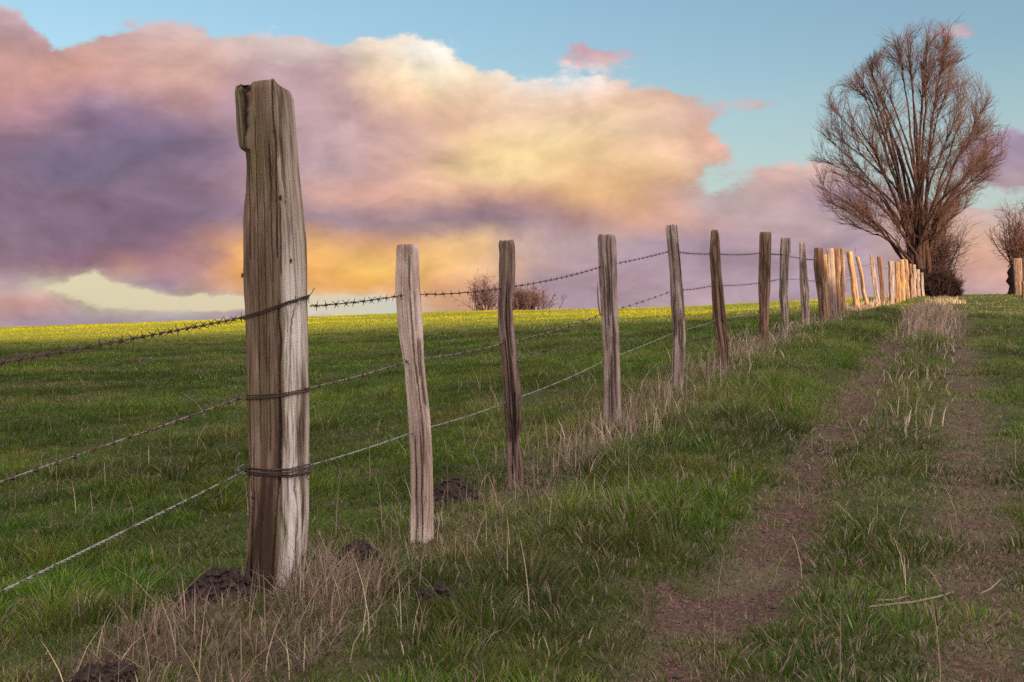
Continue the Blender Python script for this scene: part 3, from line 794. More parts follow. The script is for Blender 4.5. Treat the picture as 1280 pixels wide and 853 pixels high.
def build_wire(strand, mat, label, leftpix, p1pix, rightpix, barb_left, barb_right, hel, rad):
    tb = Tubes()
    R = RINGS['p1']
    lp = P(308 if strand != 'low' else 311, p1pix, 3.93) + np.array([-.006, 0, 0])
    q = P(0, leftpix, 2.66); dirv = q - lp
    far = lp + dirv * 3.2                     # runs on past the camera
    left = sagged(far, lp, .012, 60)
    cl, ul, tl = twist(tb, left, hel, rad, .045)
    start = P(387.5, rightpix, 3.97)
    pts = [start]
    prev = start
    chain = []
    for i, key in enumerate(order[1:10]):
        a = attach(key, strand)
        seg = sagged(prev, a, .006 + .004 * (i % 3), 16)
        chain.append(seg if i == 0 else seg[1:]); prev = a
    right = np.concatenate(chain)
    cr, ur, tr_ = twist(tb, right, hel, rad, .05, .008)
    chain = [np.array([prev])]
    for i, key in enumerate(order[10:]):
        a = attach(key, strand); chain.append(sagged(prev, a, .035 if i % 2 else .02, 8)[1:]); prev = a
    tb.add(np.concatenate(chain), .0045 if strand == 'low' else .0075, 5)
    o = link('barbed_wire' if barb_right else 'twisted_wire', tb.mesh('wire'), mat)
    tag(o, label, 'wire', 'wire strands of the fence')
    # barbs
    def put(c, u, tn, step, lo, hi, jit):
        res = []; d = step * .5
        while d < u[-1]:
            k = min(len(u) - 1, int(np.searchsorted(u, d)))
            if lo <= c[k][1] <= hi: res.append((c[k], tn[k]))
            d += step * random.uniform(1 - jit, 1 + jit)
        return res
    spots = []
    if barb_left: spots += put(cl[::-1], ul, tl[::-1], barb_left, 2.3, 3.95, .12)
    if barb_right: spots += put(cr, ur, tr_, barb_right, 3.9, 19.7, .08)
    spots.sort(key=lambda s_: s_[0][1])
    rest = []
    for i, (p, tn) in enumerate(spots):
        x = Vector(tn).normalized(); qt = x.to_track_quat('X', 'Z')
        qt = qt @ Vector((1, 0, 0)).rotation_difference(Vector((1, 0, 0)))
        from mathutils import Quaternion
        qt = qt @ Quaternion((1, 0, 0), random.uniform(0, 6.28))
        if i < 99:
            bo = bpy.data.objects.new('barb', BARB); COL.objects.link(bo)
            bo.parent = o; bo.location = p; bo.rotation_mode = 'QUATERNION'; bo.rotation_quaternion = qt
        else: rest.append((p, qt))
    if rest:
        bv = np.empty(len(BARB.vertices) * 3); BARB.vertices.foreach_get('co', bv); bv = bv.reshape(-1, 3)
        q4 = [p_.vertices[:] for p_ in BARB.polygons if len(p_.vertices) == 4]; q3 = [p_.vertices[:] for p_ in BARB.polygons if len(p_.vertices) == 3]
        vs, qs, ts = [], [], []
        for i, (p, qt) in enumerate(rest):
            mt_ = np.array(qt.to_matrix()); sc = 1.0
            vs.append(bv * sc @ mt_.T + p); qs.append(np.array(q4) + i * len(bv)); ts.append(np.array(q3) + i * len(bv))
        ro = link('barb', mesh_from('barbs', np.concatenate(vs), np.concatenate(qs), np.concatenate(ts)), mat, o)
        ro['kind'] = 'stuff'
    return o, lp, start
BARB.materials.append(M_RUST)
wt, lt, st_ = build_wire('top', M_RUST, 'rusty barbed wire, uppermost of the three strands, crossing the sky', 448, 397, 383, .056, .10, .0016, .0014)
wm, lm, sm = build_wire('mid', M_MID, 'barbed wire strand in the middle, dull grey against the field', 597, 496, 485, .085, .14, .0016, .0014)
wl, ll, sl = build_wire('low', M_ZINC, 'pale galvanised twisted wire without barbs, lowest of the three strands', 735, 588, 582, None, None, .0021, .0018)
# bindings round the first post
def binding(parent, loops, start, lp, mat):
    tb = Tubes()
    for py0, py1, tn, off, r in loops:
        tb.add(loop_pts(py0, py1, tn, off), r * .82, 5)
    return link('binding', tb.mesh('binding'), mat, parent), tb
binding(wt, [(398, 371.5, 1.0, .004, .0024), (400, 373, 1.02, .0065, .0021), (397, 370, 1.0, .009, .0020)], st_, lt, M_RUST)
binding(wm, [(497, 488, 1.0, .004, .0024), (499, 489, 1.0, .0065, .0022), (494, 486, 1.0, .0045, .0022)], sm, lm, M_RUST)
binding(wl, [(585, 581, 1.0, .004, .0026), (588, 586, 1.0, .006, .0026), (592, 589, 1.0, .0045, .0024), (590, 592, 1.0, .007, .0024), (583, 584, 1.0, .008, .0022), (587, 590, 1.0, .0095, .0024)], sl, ll, M_RUST)
# barbs caught in the bindings, loose hooked end by the lowest strand
for par, (bx, by) in ((wt, (384, 373)), (wt, (368, 376)), (wm, (356, 488)), (wm, (384, 486)), (wm, (312, 493)), (wl, (386, 591)), (wl, (371, 594)), (wl, (308, 587))):
    bo = bpy.data.objects.new('barb', BARB); COL.objects.link(bo); bo.parent = par
    R = RINGS['p1']; ring = R['ring'][150]; cand = ring[ring[:, 1] < 0.01]
    yl = cand[np.argmin(np.abs(cand[:, 0] / R['s'] + R['xb'] - bx))][1]
    bo.location = P(bx, by, 3.91 + yl - .012); bo.rotation_euler = (random.uniform(0, 6), random.uniform(-.3, .3), random.uniform(-.3, .3))
tb = Tubes()
hook = [P(x, y, 3.85) for x, y in ((299, 589), (296, 584), (294.5, 577), (296, 570), (300, 566))]
tb.add(hook, .0016, 4)
hook = [P(x, y, 3.86) for x, y in ((311, 582), (304, 581), (299, 584), (296.5, 589), (297, 594), (301, 594), (306, 591))]
tb.add(hook, .0017, 4)
tb.add([P(x, y, 3.85) for x, y in ((297, 596), (290, 602), (283, 608), (275, 616), (268, 621))], .0014, 4)
link('loose_end', tb.mesh('loose_end'), M_ZINC, wl)
for par, pts in ((wt, ((384, 374, 3.93), (390, 366, 3.92), (393, 360, 3.9))), (wm, ((352, 489, 3.78), (347, 483, 3.765), (344, 476, 3.76))), (wl, ((378, 590, 3.86), (383, 598, 3.85), (389, 601, 3.85)))):
    tb = Tubes(); tb.add([P(*q) for q in pts], .0015, 4); link('loose_end', tb.mesh('loose_end'), M_RUST, par)
# a nail stub in the left edge of the first post, bored holes in its right face
def nail(parent, loc, dirv, r=.003, L=.025):
    tb = Tubes(); d = np.array(dirv, float); d /= np.linalg.norm(d)
    tb.add([d * -.02, d * (L - .004)], r, 7); tb.add([d * (L - .004), d * L], r * 2.2, 8)
    return link('nail', tb.mesh('nail'), M_NAIL, parent, loc)
R = RINGS['p1']
def p1_local(px, py, off=0):
    z = (R['yb'] - py) * R['s']; ring = R['ring']; j = [i for i in range(ring.shape[1]) if ring[150, i, 1] < .02]
    k = min(j, key=lambda i: abs(ring[150, i, 0] / R['s'] + R['xb'] - px)); r_ = int(np.argmin(np.abs(R['Z'][:, k] - z)))
    return ring[r_, k] + np.array([0, off, 0])
nail(p1, p1_local(308, 345), (-1, -.4, .1), .0035, .006)
nail(p1, p1_local(318, 619), (0, -1, 0), .003, .002)
M_HOLE = metal('nail_hole', (.018, .011, .008), .95, 0)
for bx, by, rr in ((363, 250, .0055), (369, 256, .0052), (358, 168, .003), (371, 328, .0045)):
    tb = Tubes(); v = p1_local(bx, by)
    tb.add([np.array([0, -.0012, -rr * 1.8]), np.array([0, -.0016, -rr * .6]), np.array([0, -.0016, rr * .6]), np.array([0, -.0012, rr * 1.8])], np.array([rr * .3, rr * .8, rr * .8, rr * .3]), 7)
    h = link('nail_hole', tb.mesh('nail_hole'), M_HOLE, p1, v)
# staples holding the strands to the nearer posts
for key in order[1:7]:
    for strand in ('top', 'mid', 'low'):
        a = attach(key, strand) - RINGS[key]['org']
        tb = Tubes(); an = np.linspace(0, math.pi, 9)
        tb.add(np.concatenate([[[0, -.02, .008]], np.stack([0 * an, .008 * np.sin(an), .008 * np.cos(an)], -1), [[0, -.02, -.008]]]), .0016, 4)
        link('staple', tb.mesh('staple'), M_NAIL, POSTS[key], a)
# splinter hanging off the stout grey post's left side
tb = Tubes(); tb.add([np.array([(x - RINGS['p4']['xb']) * RINGS['p4']['s'], -.01, (530 - y) * RINGS['p4']['s']]) for x, y in ((750, 395), (747.8, 380), (746.8, 365), (747.3, 352))], np.array([.006, .005, .004, .0015]), 5)
sp = link('splinter', tb.mesh('splinter'), W_GREY, POSTS['p4']); sp.data.attributes.new('wood_co', 'FLOAT_VECTOR', 'POINT')

# ------------------------------------------------------------------ soil heaps, stalks on the track
m, t, b = new_mat('crumbly_soil')
pos = t.n('ShaderNodeNewGeometry').outputs['Position']; nn = t.noise(pos, 70, 6, .7)
t.put(b.inputs['Base Color'], t.ramp(nn.outputs[0], [(.3, (.016, .010, .009)), (.55, (.042, .027, .022)), (.75, (.095, .064, .052))]).outputs[0])
b.inputs['Roughness'].default_value = .95
bp = t.n('ShaderNodeBump'); bp.inputs['Distance'].default_value = .01; t.put(bp.inputs['Height'], nn.outputs[0]); t.l.new(bp.outputs[0], b.inputs['Normal'])
SOIL = m
def heap(px, py, Y, rx, ry, h, seed, label):
    x0, y0 = (px - 640) / F * Y, Y; na, nr = 60, 16
    V = []
    for i in range(nr):
        for j in range(na):
            r = i / (nr - 1); a = j / na * 2 * math.pi
            x = r * rx * math.cos(a); y = r * ry * math.sin(a); V.append((x, y, r))
    V = np.array(V); X = V[:, 0]; Yy = V[:, 1]; r = V[:, 2]
    nz_ = fbm(X * 18 + seed, Yy * 18, seed=seed, oct=4); cl = fbm(X * 55 + seed, Yy * 55, seed=seed + 1, oct=2)
    prof = (1 - r ** 2) ** .8
    z = zat(X + x0, Yy + y0) - zat(x0, y0) + h * prof * (.55 + .9 * nz_) + .05 * (cl - .45) * np.minimum(1, prof * 3) - .02 * (r > .97)
    i = np.arange(nr - 1)[:, None] * na; j = np.arange(na)[None, :]; k = (j + 1) % na
    q = np.stack([i + j, i + k, i + na + k, i + na + j], -1).reshape(-1, 4)
    base_v = np.stack([X, Yy, z], -1); r2 = np.random.default_rng(seed + 60); kc = int(900 * rx * ry / .018)
    pick_ = r2.integers(0, (nr - 1) * na, kc); rc = r2.gamma(2.2, .0042, kc).clip(.003, .022)
    oc = np.array([(1, 0, 0), (0, 1, 0), (-1, 0, 0), (0, -1, 0), (0, 0, 1), (0, 0, -1)], float)
    ctr = base_v[pick_] + r2.normal(0, .006, (kc, 3)) * np.array([1, 1, .3])
    cv = (oc[None] * rc[:, None, None] * r2.uniform(.55, 1.35, (kc, 6, 1)) + ctr[:, None, :]).reshape(-1, 3)
    ct = (np.arange(kc)[:, None, None] * 6 + len(base_v) + np.array([(0, 1, 4), (1, 2, 4), (2, 3, 4), (3, 0, 4), (1, 0, 5), (2, 1, 5), (3, 2, 5), (0, 3, 5)])[None]).reshape(-1, 3)
    o = link('soil_heap', mesh_from('soil_heap', np.concatenate([base_v, cv]), q, ct, False), SOIL, loc=(x0, y0, float(zat(x0, y0))))
    return tag(o, label, 'soil heap', 'heaps of dug soil along the fence')
for hp, lb in zip(HEAPS, ['dark crumbly soil heap at the left foot of the thickest post', 'dark soil heap between the thickest post and the pale pinkish post',
    'small dark soil heap between the pinkish post and the dark rough post', 'low soil heap among rusty dry grass at the lower left corner',
    'low dark soil patch standing for a hole in green grass before the pinkish post']): heap(*hp, lb)  # the last one stands for a dark hole in the grass

# crumbs and small clods lying on the bare earth
x, y = scatter(2.4, 9, 900, lambda x, y: np.maximum(.7 * bare(x, y) ** 1.5, heap_mask(x, y)))
k = len(x); rr = rng.gamma(2.0, .0022, k).clip(.002, .016)
oc = np.array([(1, 0, 0), (0, 1, 0), (-1, 0, 0), (0, -1, 0), (0, 0, 1), (0, 0, -1)], float)
V = (oc[None] * rr[:, None, None] * rng.uniform(.6, 1.3, (k, 6, 1)) * np.array([1.1, 1.1, .75])) + np.stack([x, y, zat(x, y) + rr * .25], -1)[:, None, :]
T = np.array([(0, 1, 4), (1, 2, 4), (2, 3, 4), (3, 0, 4), (1, 0, 5), (2, 1, 5), (3, 2, 5), (0, 3, 5)])
m, t, b = new_mat('crumb_soil'); b.inputs['Base Color'].default_value = (.075, .048, .041, 1); b.inputs['Roughness'].default_value = .95
cr_o = link('soil_crumbs', mesh_from('soil_crumbs', V.reshape(-1, 3), None, (np.arange(k)[:, None, None] * 6 + T[None]).reshape(-1, 3), False), m)
tag(cr_o, 'crumbs and small clods of dark earth on the bare track', 'soil crumbs', kind='stuff')

m, t, b = new_mat('dry_stalk'); b.inputs['Base Color'].default_value = (.24, .18, .13, 1); b.inputs['Roughness'].default_value = .8
def stalk(pix, r, label):
    pts = []
    for px, py, Y in pix:
        x = (px - 640) / F * Y; pts.append((x, Y, float(zat(x, Y)) + .022))
    c = np.array(pts); base = c[0].copy(); tb = Tubes(); tb.add(resample(c - base, .02)[0], r, 5)
    return tag(link('fallen_stalk', tb.mesh('fallen_stalk'), m, loc=base), label, 'stalk', 'dead stalks lying on the track')
stalk([(1086, 762, 3.62), (1110, 761, 3.63), (1140, 757, 3.68), (1170, 747, 3.78), (1192, 733, 3.92)], .0035, 'long curved straw stalk lying across the right rut of the track')
stalk([(1096, 757, 3.70), (1115, 752, 3.74), (1135, 748, 3.80)], .0025, 'short straw stalk beside the long curved one on the track')
stalk([(1225, 731, 3.90), (1238, 725, 3.98), (1250, 714, 4.1)], .0028, 'short bent straw stalk alone at the right edge of the track')

# ------------------------------------------------------------------ bare trees and shrubs
def bark(name, c0, c1):
    m, t, b = new_mat(name)
    pos = t.n('ShaderNodeTexCoord').outputs['Object']; nn = t.noise(t.scale(pos, (1, 1, .25)), 14, 5, .65)
    t.put(b.inputs['Base Color'], t.ramp(nn.outputs[0], [(.32, c0), (.66, c1)]).outputs[0]); b.inputs['Roughness'].default_value = .85
    b.inputs['Specular IOR Level'].default_value = .2
    return m
BARK = bark('tree_bark', (.020, .012, .011), (.066, .037, .031))
TWIG = bark('twig_bark', (.070, .036, .033), (.145, .080, .072))
DARKB = bark('dark_bark', (.022, .012, .012), (.06, .034, .032))
MAUVE = bark('mauve_twigs', (.075, .042, .050), (.16, .100, .108))

def grow(r, p, d, L, r0, r1, steps, up=.0, jit=.08, inside=None):
    pts = [np.array(p, float)]; d = np.array(d, float); d /= np.linalg.norm(d); st = L / steps
    for i in range(steps):
        d = d + np.array([0, 0, up]) + r.normal(0, jit, 3); d /= np.linalg.norm(d)
        q = pts[-1] + d * st
        pts.append(q)
        if inside is not None and i > 1 and not inside(q): break
    pts = np.array(pts); f = np.linspace(0, 1, len(pts))
    return pts, r0 + (r1 - r0) * f
def side_dir(r, d, ang):
    d = d / (np.linalg.norm(d) + 1e-9); v = r.normal(0, 1, 3); v -= d * v.dot(d); v /= np.linalg.norm(v) + 1e-9
    return d * math.cos(ang) + v * math.sin(ang)

def big_tree(seed=5):
    r = np.random.default_rng(seed)
    Y = 53.0; s = Y / F
    x0 = (1152 - 640) * s; base = np.array([x0, Y, float(zat(x0, Y)) - .05])
    root = bpy.data.objects.new('bare_tree', None); COL.objects.link(root); root.location = base
    tag(root, 'large leafless tree with many upswept stems at the end of the fence', 'tree')
    trunk, twigs = Tubes(), Tubes()
    # crown envelope measured in the photograph: half widths left / right at each height above the ground
    hz = np.array([0, 50, 72, 84, 96, 112, 138, 160, 187, 214, 245, 265, 285, 301, 319, 332]) * s
    lw = np.array([18, 24, 36, 70, 104, 122, 135, 133, 131, 130, 124, 109, 84, 64, 42, 20]) * s
    rw = np.array([18, 22, 26, 28, 34, 52, 78, 92, 98, 93, 80, 70, 57, 48, 40, 28]) * s
    def inside(q, k=1.0):
        z = q[2]
        if z < .3: return True
        if z > hz[-1] * k: return False
        a = np.interp(z, hz, lw) if q[0] < 0 else np.interp(z, hz, rw)
        b_ = np.interp(z, hz, rw) * 1.15
        return (q[0] / a) ** 2 + (q[1] / b_) ** 2 < k * k
    # pollard-like base
    stems = []
    for i, (dx, dy, rr) in enumerate([(-.25, .1, .22), (.12, -.12, .25), (.42, .15, .18), (-.02, .3, .2)]):
        pts, rad = grow(r, (dx * .9, dy, -.2), (dx * .35, dy * .3, 1), 2.3 + r.uniform(-.3, .3), rr, rr * .72, 9, .02, .05)
        rad[0] *= 1.35; rad[1] *= 1.1
        trunk.add(pts, rad * (1 + .12 * r.normal(0, 1, len(rad))), 10)
        stems.append((pts, rad))
    mains = []
    def curve(p0, p1, p2, n, jit):
        f = np.linspace(0, 1, n)[:, None]; q = (1 - f) ** 2 * p0 + 2 * f * (1 - f) * p1 + f ** 2 * p2
        w = np.cumsum(r.normal(0, jit, (n, 3)), 0); w -= f * w[-1]
        return q + w
    H = hz[-1]
    def env(z, az):
        a = np.interp(z, hz, lw) if math.cos(az) < 0 else np.interp(z, hz, rw); b_ = np.interp(z, hz, rw) * 1.1
        return np.array([a * math.cos(az), b_ * math.sin(az)])
    nmain = 46
    for i in range(nmain):
        pts, rad = stems[i % 4]; k = int(r.integers(3, len(pts))); p0 = pts[k]
        f = (i + .5) / nmain; z = H * (1.0 - .74 * f ** 1.15) * r.uniform(.95, 1.0)     # from the top down to the low side limbs
        az = i * 2.39996 + r.uniform(-.25, .25); az = az - .32 * math.sin(2 * az)
        e = env(min(z, .925 * H), az) * (.97 if f > .3 else math.sqrt(r.uniform(.08, .95))); p2 = np.array([e[0], e[1], z])
        if f <= .32:      # crown top: a broad dome
            xx = r.uniform(-88, 60) * s; zz = float(np.interp(abs(xx), (lw if xx < 0 else rw)[:8:-1], hz[:8:-1])); yy = r.uniform(-.55, .55) * float(np.interp(zz, hz, rw)) * 1.2
            p2 = np.array([xx, yy, min(zz, .985 * H) - .25 * r.random()])
        dv = p2 - p0; low = sstep(.45, 1.0, f)
        p1 = p0 + np.array([dv[0] * (.16 + .30 * low), dv[1] * (.16 + .3 * low), dv[2] * (.52 + .22 * low)])
        if low > .6: p2[2] -= .25 * r.random()
        pts2 = curve(p0, p1, p2, 22, .022); L = np.linalg.norm(dv)
        mains.append((pts2, np.linspace(.032 + .0068 * L * r.uniform(.8, 1.2), .010, 22) ** 1.0))
        trunk.add(*mains[-1], 7)
    allp = np.concatenate([p[5:] for p, _ in mains]); alld = np.concatenate([np.gradient(p, axis=0)[5:] for p, _ in mains]); allr = np.concatenate([q[5:] for _, q in mains])
    subs = [(p[10:], q[10:]) for p, q in mains]
    for _ in range(500):
        z = H * (1 - .80 * r.random() ** .9); az = r.uniform(0, 6.283); az = az - .25 * math.sin(2 * az); e = env(min(z, .94 * H), az) * r.random() ** .33 * .98; q = np.array([e[0], e[1], z])
        v_ = q - allp; dist = np.linalg.norm(v_, axis=1); cosd = (v_ * alld).sum(1) / (dist * np.linalg.norm(alld, axis=1) + 1e-9)
        k = int(np.argmin(dist + 4.0 * np.maximum(0, .72 - cosd) + (dist < .5) * 3)); p0 = allp[k]; L = dist[k]
        if L > 3.6: continue
        p1 = p0 + alld[k] / (np.linalg.norm(alld[k]) + 1e-9) * L * .45
        q[2] += .12 * L; pts2 = curve(p0, p1, q, 9, .02); rad2 = np.linspace(min(allr[k] * .7, .010 + .007 * L), .006, 9)
        trunk.add(pts2, rad2, 4, False); subs.append((pts2, rad2))
    for pts, rad in subs:
        for _ in range(13):
            k = int(r.integers(1, len(pts))); d = pts[k] - pts[k - 1]
            L = r.uniform(.45, 1.25)
            if pts[k][2] < 2.9 and r.random() > .2: continue
            pts2, rad2 = grow(r, pts[k], side_dir(r, d, math.radians(r.uniform(12, 38))), L, .0062, .0032, 5, .06, .055, lambda q: inside(q, 1.03))
            twigs.add(pts2, rad2, 3, False)
            for _ in range(2):
                k2 = int(r.integers(1, len(pts2))); pts3, rad3 = grow(r, pts2[k2], side_dir(r, pts2[k2] - pts2[k2 - 1], math.radians(r.uniform(18, 45))), L * .5, .005, .003, 3, .04, .09)
                if inside(pts3[-1], 1.05): twigs.add(pts3, rad3, 3, False)
    # epicormic shoots round the base
    for _ in range(60):
        pts, rad = stems[int(r.integers(0, 4))]; k = int(r.integers(2, len(pts)))
        az = r.uniform(0, 6.28); d = np.array([math.cos(az) * .6, math.sin(az) * .6, r.uniform(.6, 1.4)])
        pts2, rad2 = grow(r, pts[k], d, r.uniform(.7, 1.9), .013, .005, 6, .09, .10); twigs.add(pts2, rad2, 3, False)
    link('trunk', trunk.mesh('trunk'), BARK, root); link('crown', twigs.mesh('crown'), TWIG, root)
    return root
big_tree()

def shrub(name, label, cat, px, Y, wid, hgt, nst, ntw, mat, seed, spread=.55, rad=.02, group=None, trunk=None, tip=.006, lean=0.0, twig_mat=None):
    """leafless bush: many stems from the ground, twigs on them"""
    r = np.random.default_rng(seed); x0 = (px - 640) / F * Y
    root = bpy.data.objects.new(name, None); COL.objects.link(root); root.location = (x0, Y, float(zat(x0, Y)) - .03)
    tag(root, label, cat, group)
    stems, twigs = Tubes(), Tubes(); base_h = 0.0
    if trunk:
        tw, th = trunk; tb = Tubes()
        pts, rr = grow(r, (0, 0, -.2), (.02, 0, 1), th + .2, tw, tw * .95, 8, .0, .03)
        rr = rr * (1 + .10 * r.normal(0, 1, len(rr))); rr[0] *= 1.2; rr[-1] *= .8
        tb.add(pts, rr, 12); link('trunk', tb.mesh('trunk'), DARKB, root); base_h = th
    for i in range(nst):
        az = r.uniform(0, 6.28); q = abs(r.normal(0, spread))
        ox = r.normal(0, wid * .22) if not trunk else r.normal(0, trunk[0] * .5)
        hz = r.uniform(0, .25) * base_h
        p = (ox, r.normal(0, wid * .15) if not trunk else r.normal(0, trunk[0] * .5), base_h - hz)
        d = np.array([math.cos(az) * q + lean, math.sin(az) * q, 1.0])
        L = hgt * r.uniform(.55, 1.05) / (1 + .35 * q)
        pts, rr = grow(r, p, d, L, rad * r.uniform(.6, 1.3), tip, 9, .03, .09); stems.add(pts, rr, 4, False)
        for _ in range(ntw):
            k = int(r.integers(2, len(pts))); dd = pts[k] - pts[k - 1]; l2 = hgt * r.uniform(.12, .34)
            pts2, rr2 = grow(r, pts[k], side_dir(r, dd, math.radians(r.uniform(20, 60))), l2, tip * 1.2, tip * .6, 5, .03, .13); twigs.add(pts2, rr2, 3, False)
            for _ in range(2):
                k2 = int(r.integers(1, len(pts2))); pts3, rr3 = grow(r, pts2[k2], side_dir(r, pts2[k2] - pts2[k2 - 1], math.radians(r.uniform(20, 60))), l2 * .5, tip, tip * .6, 3, .03, .13); twigs.add(pts3, rr3, 3, False)
    link('stems', stems.mesh('stems'), mat, root); link('crown', twigs.mesh('crown'), twig_mat or mat, root)
    return root
GS = 'leafless shrubs on the crest'
shrub('bare_shrub', 'spiky leafless shrub on the crest, left of the dark rough post', 'shrub', 605, 50, 1.25, 1.45, 46, 9, MAUVE, 21, .40, .016, GS)
shrub('bare_shrub', 'low rounded leafless shrub on the crest, right of the dark rough post', 'shrub', 656, 50, 2.0, 1.0, 150, 10, MAUVE, 22, .6, .016, GS)
shrub('bare_shrub', 'reddish twiggy shrub standing against the right side of the big tree', 'shrub', 1169, 54, .9, 3.5, 70, 12, TWIG, 23, .20, .02, GS, None, .0065)
shrub('bare_shrub', 'dark low thicket at the right foot of the big tree', 'shrub', 1177, 52, 1.0, 1.15, 170, 10, DARKB, 24, .55, .022, GS, None, .008, .12)
shrub('bare_shrub', 'small dark brush trailing right from the low thicket towards the track', 'shrub', 1190, 52, .7, .55, 70, 8, DARKB, 25, .6, .018, GS, None, .008, .3)
shrub('pollard_tree', 'pollarded stump with a fan of bare shoots at the right edge', 'tree', 1271, 52, .6, 2.5, 60, 9, TWIG, 26, .48, .026, None, (.40, 1.35), .0075)
# two posts beside the pollard
tag(make_post('pr1', 50.0, [(323, 1266, 1277), (335, 1266, 1277), (350, 1267, 1277.5), (368, 1268, 1277)], 'square', 36, 40, 81, W_DARK, .8, .006, .01, .02), 'broad flat-topped post standing close against the pollarded stump', 'fence post')
tag(make_post('pr2', 44.0, [(352, 1276.5, 1282), (364, 1277, 1282), (380, 1277.5, 1282)], 'round', 36, 40, 82, W_BROWN, .9, .006, .006, .02), 'short reddish post cut by the right edge, before the pollarded stump', 'fence post')

# ------------------------------------------------------------------ sky
SUN_EL = math.radians(4.2); SUN_AZ = math.radians(133)      # azimuth clockwise from +Y: behind the camera, to the right
cols = [i * 60 for i in range(22)]
rows_y = [5, 35, 65, 95, 125, 155, 185, 215, 245, 275, 305, 335, 360, 380, 405]
grid = """
d3b4b8 d3b4b8 d3b4b8 d3b4b8 d6b8b8 d8c0bc e2cfc8 e2cfc8 f2e0d0 fbeedd f4e4d4 f4e6dc d0a8b0 d0a8b0 c9a8b4 c9a8b4 c9a8b4 c9a8b4 c9a8b4 c8a6ae c8a6ae c8a6ae
cfa6a8 c9a5b0 c8a2a6 d6b2b0 dab8b4 d8c0bc e2cfc8 e0ccc4 f2e0d0 fff2e2 f4e4d4 f4e6dc d4aab2 d0a8b0 c9a8b4 c9a8b4 c9a8b4 c9a8b4 c9a8b4 c8a6ae c8a6ae c8a6ae
cb9a98 d0a39c d6a79a d2aba4 d8b2a6 d6b6b0 dcc2bc d2b8b8 f6e2ca fffaf0 fae8d4 faeee6 d4a8b0 d0a8b0 c9a8b4 c6a8b4 c6a8b4 c6a8b4 c6a8b4 c8a6ae c8a6ae c8a6ae
c98f8c d09c92 cf9c96 d2a69c d4aa9c c8a0a4 cca8ac cda6a8 f4d6b6 feeccb f4dcc2 fcf0e6 fcf0e8 e8c8bc ddb8b4 d4b0b4 d4b0b4 d4b0b4 d4b0b4 d4b0b4 d4b0b4 d4b0b4
c08888 b88894 9e7c94 b48c98 c89a94 b890a0 c8a2a6 cca4a8 e8c2a4 ecc8a4 ecc8a8 f0d2b8 eccab0 e4c0a4 e0baa6 d4b2b2 d8b4b8 d0b0b4 d0b0b4 d0b0b4 d0b0b4 d0b0b4
b08090 a07c90 8c7292 8e7494 a88498 b08c9c c4a0a6 c8a0a4 d6aea4 e2b8a0 e8bea0 efcfa8 f0d0a8 eccaa8 e6c0a8 dfb2a4 d0b0b0 d0b0b4 c0a8b4 c0a8b4 b8a0b4 b09ab0
8e7088 826e8c 84708e 7c6e8c 86708c a08096 c09ca4 c4a0a4 d2aaa2 deb4a0 f0cc9a f2d49c eccb98 eac49c e8bfa0 dcae9c d4b0a8 d0b0b4 c0a8b4 b8a0b4 b09ab0 a890ac
8a6e84 80708e 7a6c88 826c86 8c7088 a88494 c09ca4 c4a0a4 d4aaa0 e6bc9a f2d09a f0ce98 e4b888 e4bb8c e2b890 d2b0a0 d8b4ac e4c0b6 c0a0a8 bc9eae b89ca8 b498a6
8a7088 8a6e86 886c84 886c84 8c7086 a47e90 c89e9c d6a698 dca898 dcae96 d8a890 d4a48c e0b080 dcae84 d6a894 c0b0b0 d0aaa8 b898a8 b79aa8 b79aa8 b8a0a8 bca0a4
8c7288 8c7088 886c84 886c84 8c7088 a08090 a88894 a88a96 b08c94 a6868e 9e7f8c a6848e c0968c cfa088 d0a090 c09c9c c2a2a6 bfa0a4 bda0a8 d0aca4 dcb8a8 d0b8b0
907488 8c7086 8a6c82 946f80 a87880 d8a070 e0a870 dda878 d8a070 eebc80 ecc08c c8a4a0 bfa0a0 bb9ca4 b496a6 b496a6 b898a4 b898a6 b498a8 d0a898 dcae98 d8ac98
9c7c8c a07a86 9c7680 b8887c a87c88 f0ae68 eeae64 f0b864 f0bf66 eeb872 e8b888 c0a098 b896a0 b494a2 b294a4 b294a4 b498a6 b498a8 b89aa4 c49c98 d4a494 d4a696
b8949c d8cfae d4cca8 a08898 c0989a e8a870 e8ac70 eaae68 ecb06c e4a878 dca884 b898a0 b494a2 b694a0 b494a2 b696a4 b498a8 b498a8 bc9ca4 c09898 c89c98 cca098
d0a094 cc9c98 d2caa8 d8cfae d0c8b0 c8a898 d2c8b4 e0d8c8 e0d4c4 d8a880 d0a088 b49aa4 b496a4 b496a4 ba9aa2 b498a4 b496a4 b296a6 b298a8 b298a8 b898a4 c09ca0
b090a0 a890a0 a890a4 a48ea4 a08ca4 a890a4 d0b8b4 d8c0b4 d8b0a0 d0a088 c8a098 b29aa6 b29aa6 b29aa6 b29aa6 b29aa6 b29aa6 b29aa6 b298a8 b298a8 b298a8 b898a4
"""
CG = np.array([[srgb(h) for h in l.split()] for l in grid.strip().split('\n')])
CG = CG + (.04 + .14 * (CG[..., 2:] > .92 * CG[..., 1:2])) * ((CG @ np.array([.25, .65, .10]))[..., None] - CG)     # rows x cols x 3, linear
top_edge = np.interp(cols, [0, 30, 60, 90, 120, 150, 180, 215, 240, 260, 300, 360, 420, 480, 540, 600, 660, 720, 780, 840, 900, 930],
                     [5, 25, 56, 50, 44, 60, 26, 30, 32, 50, 48, 42, 64, 50, 52, 84, 90, 101, 100, 122, 158, 190])
AG = np.ones(CG.shape[:2])
for i, yv in enumerate(rows_y):
    for j, xv in enumerate(cols):
        if xv <= 900: AG[i, j] = np.clip(.5 + (yv - top_edge[j]) / 60, 0, 1)
        else: AG[i, j] = 0
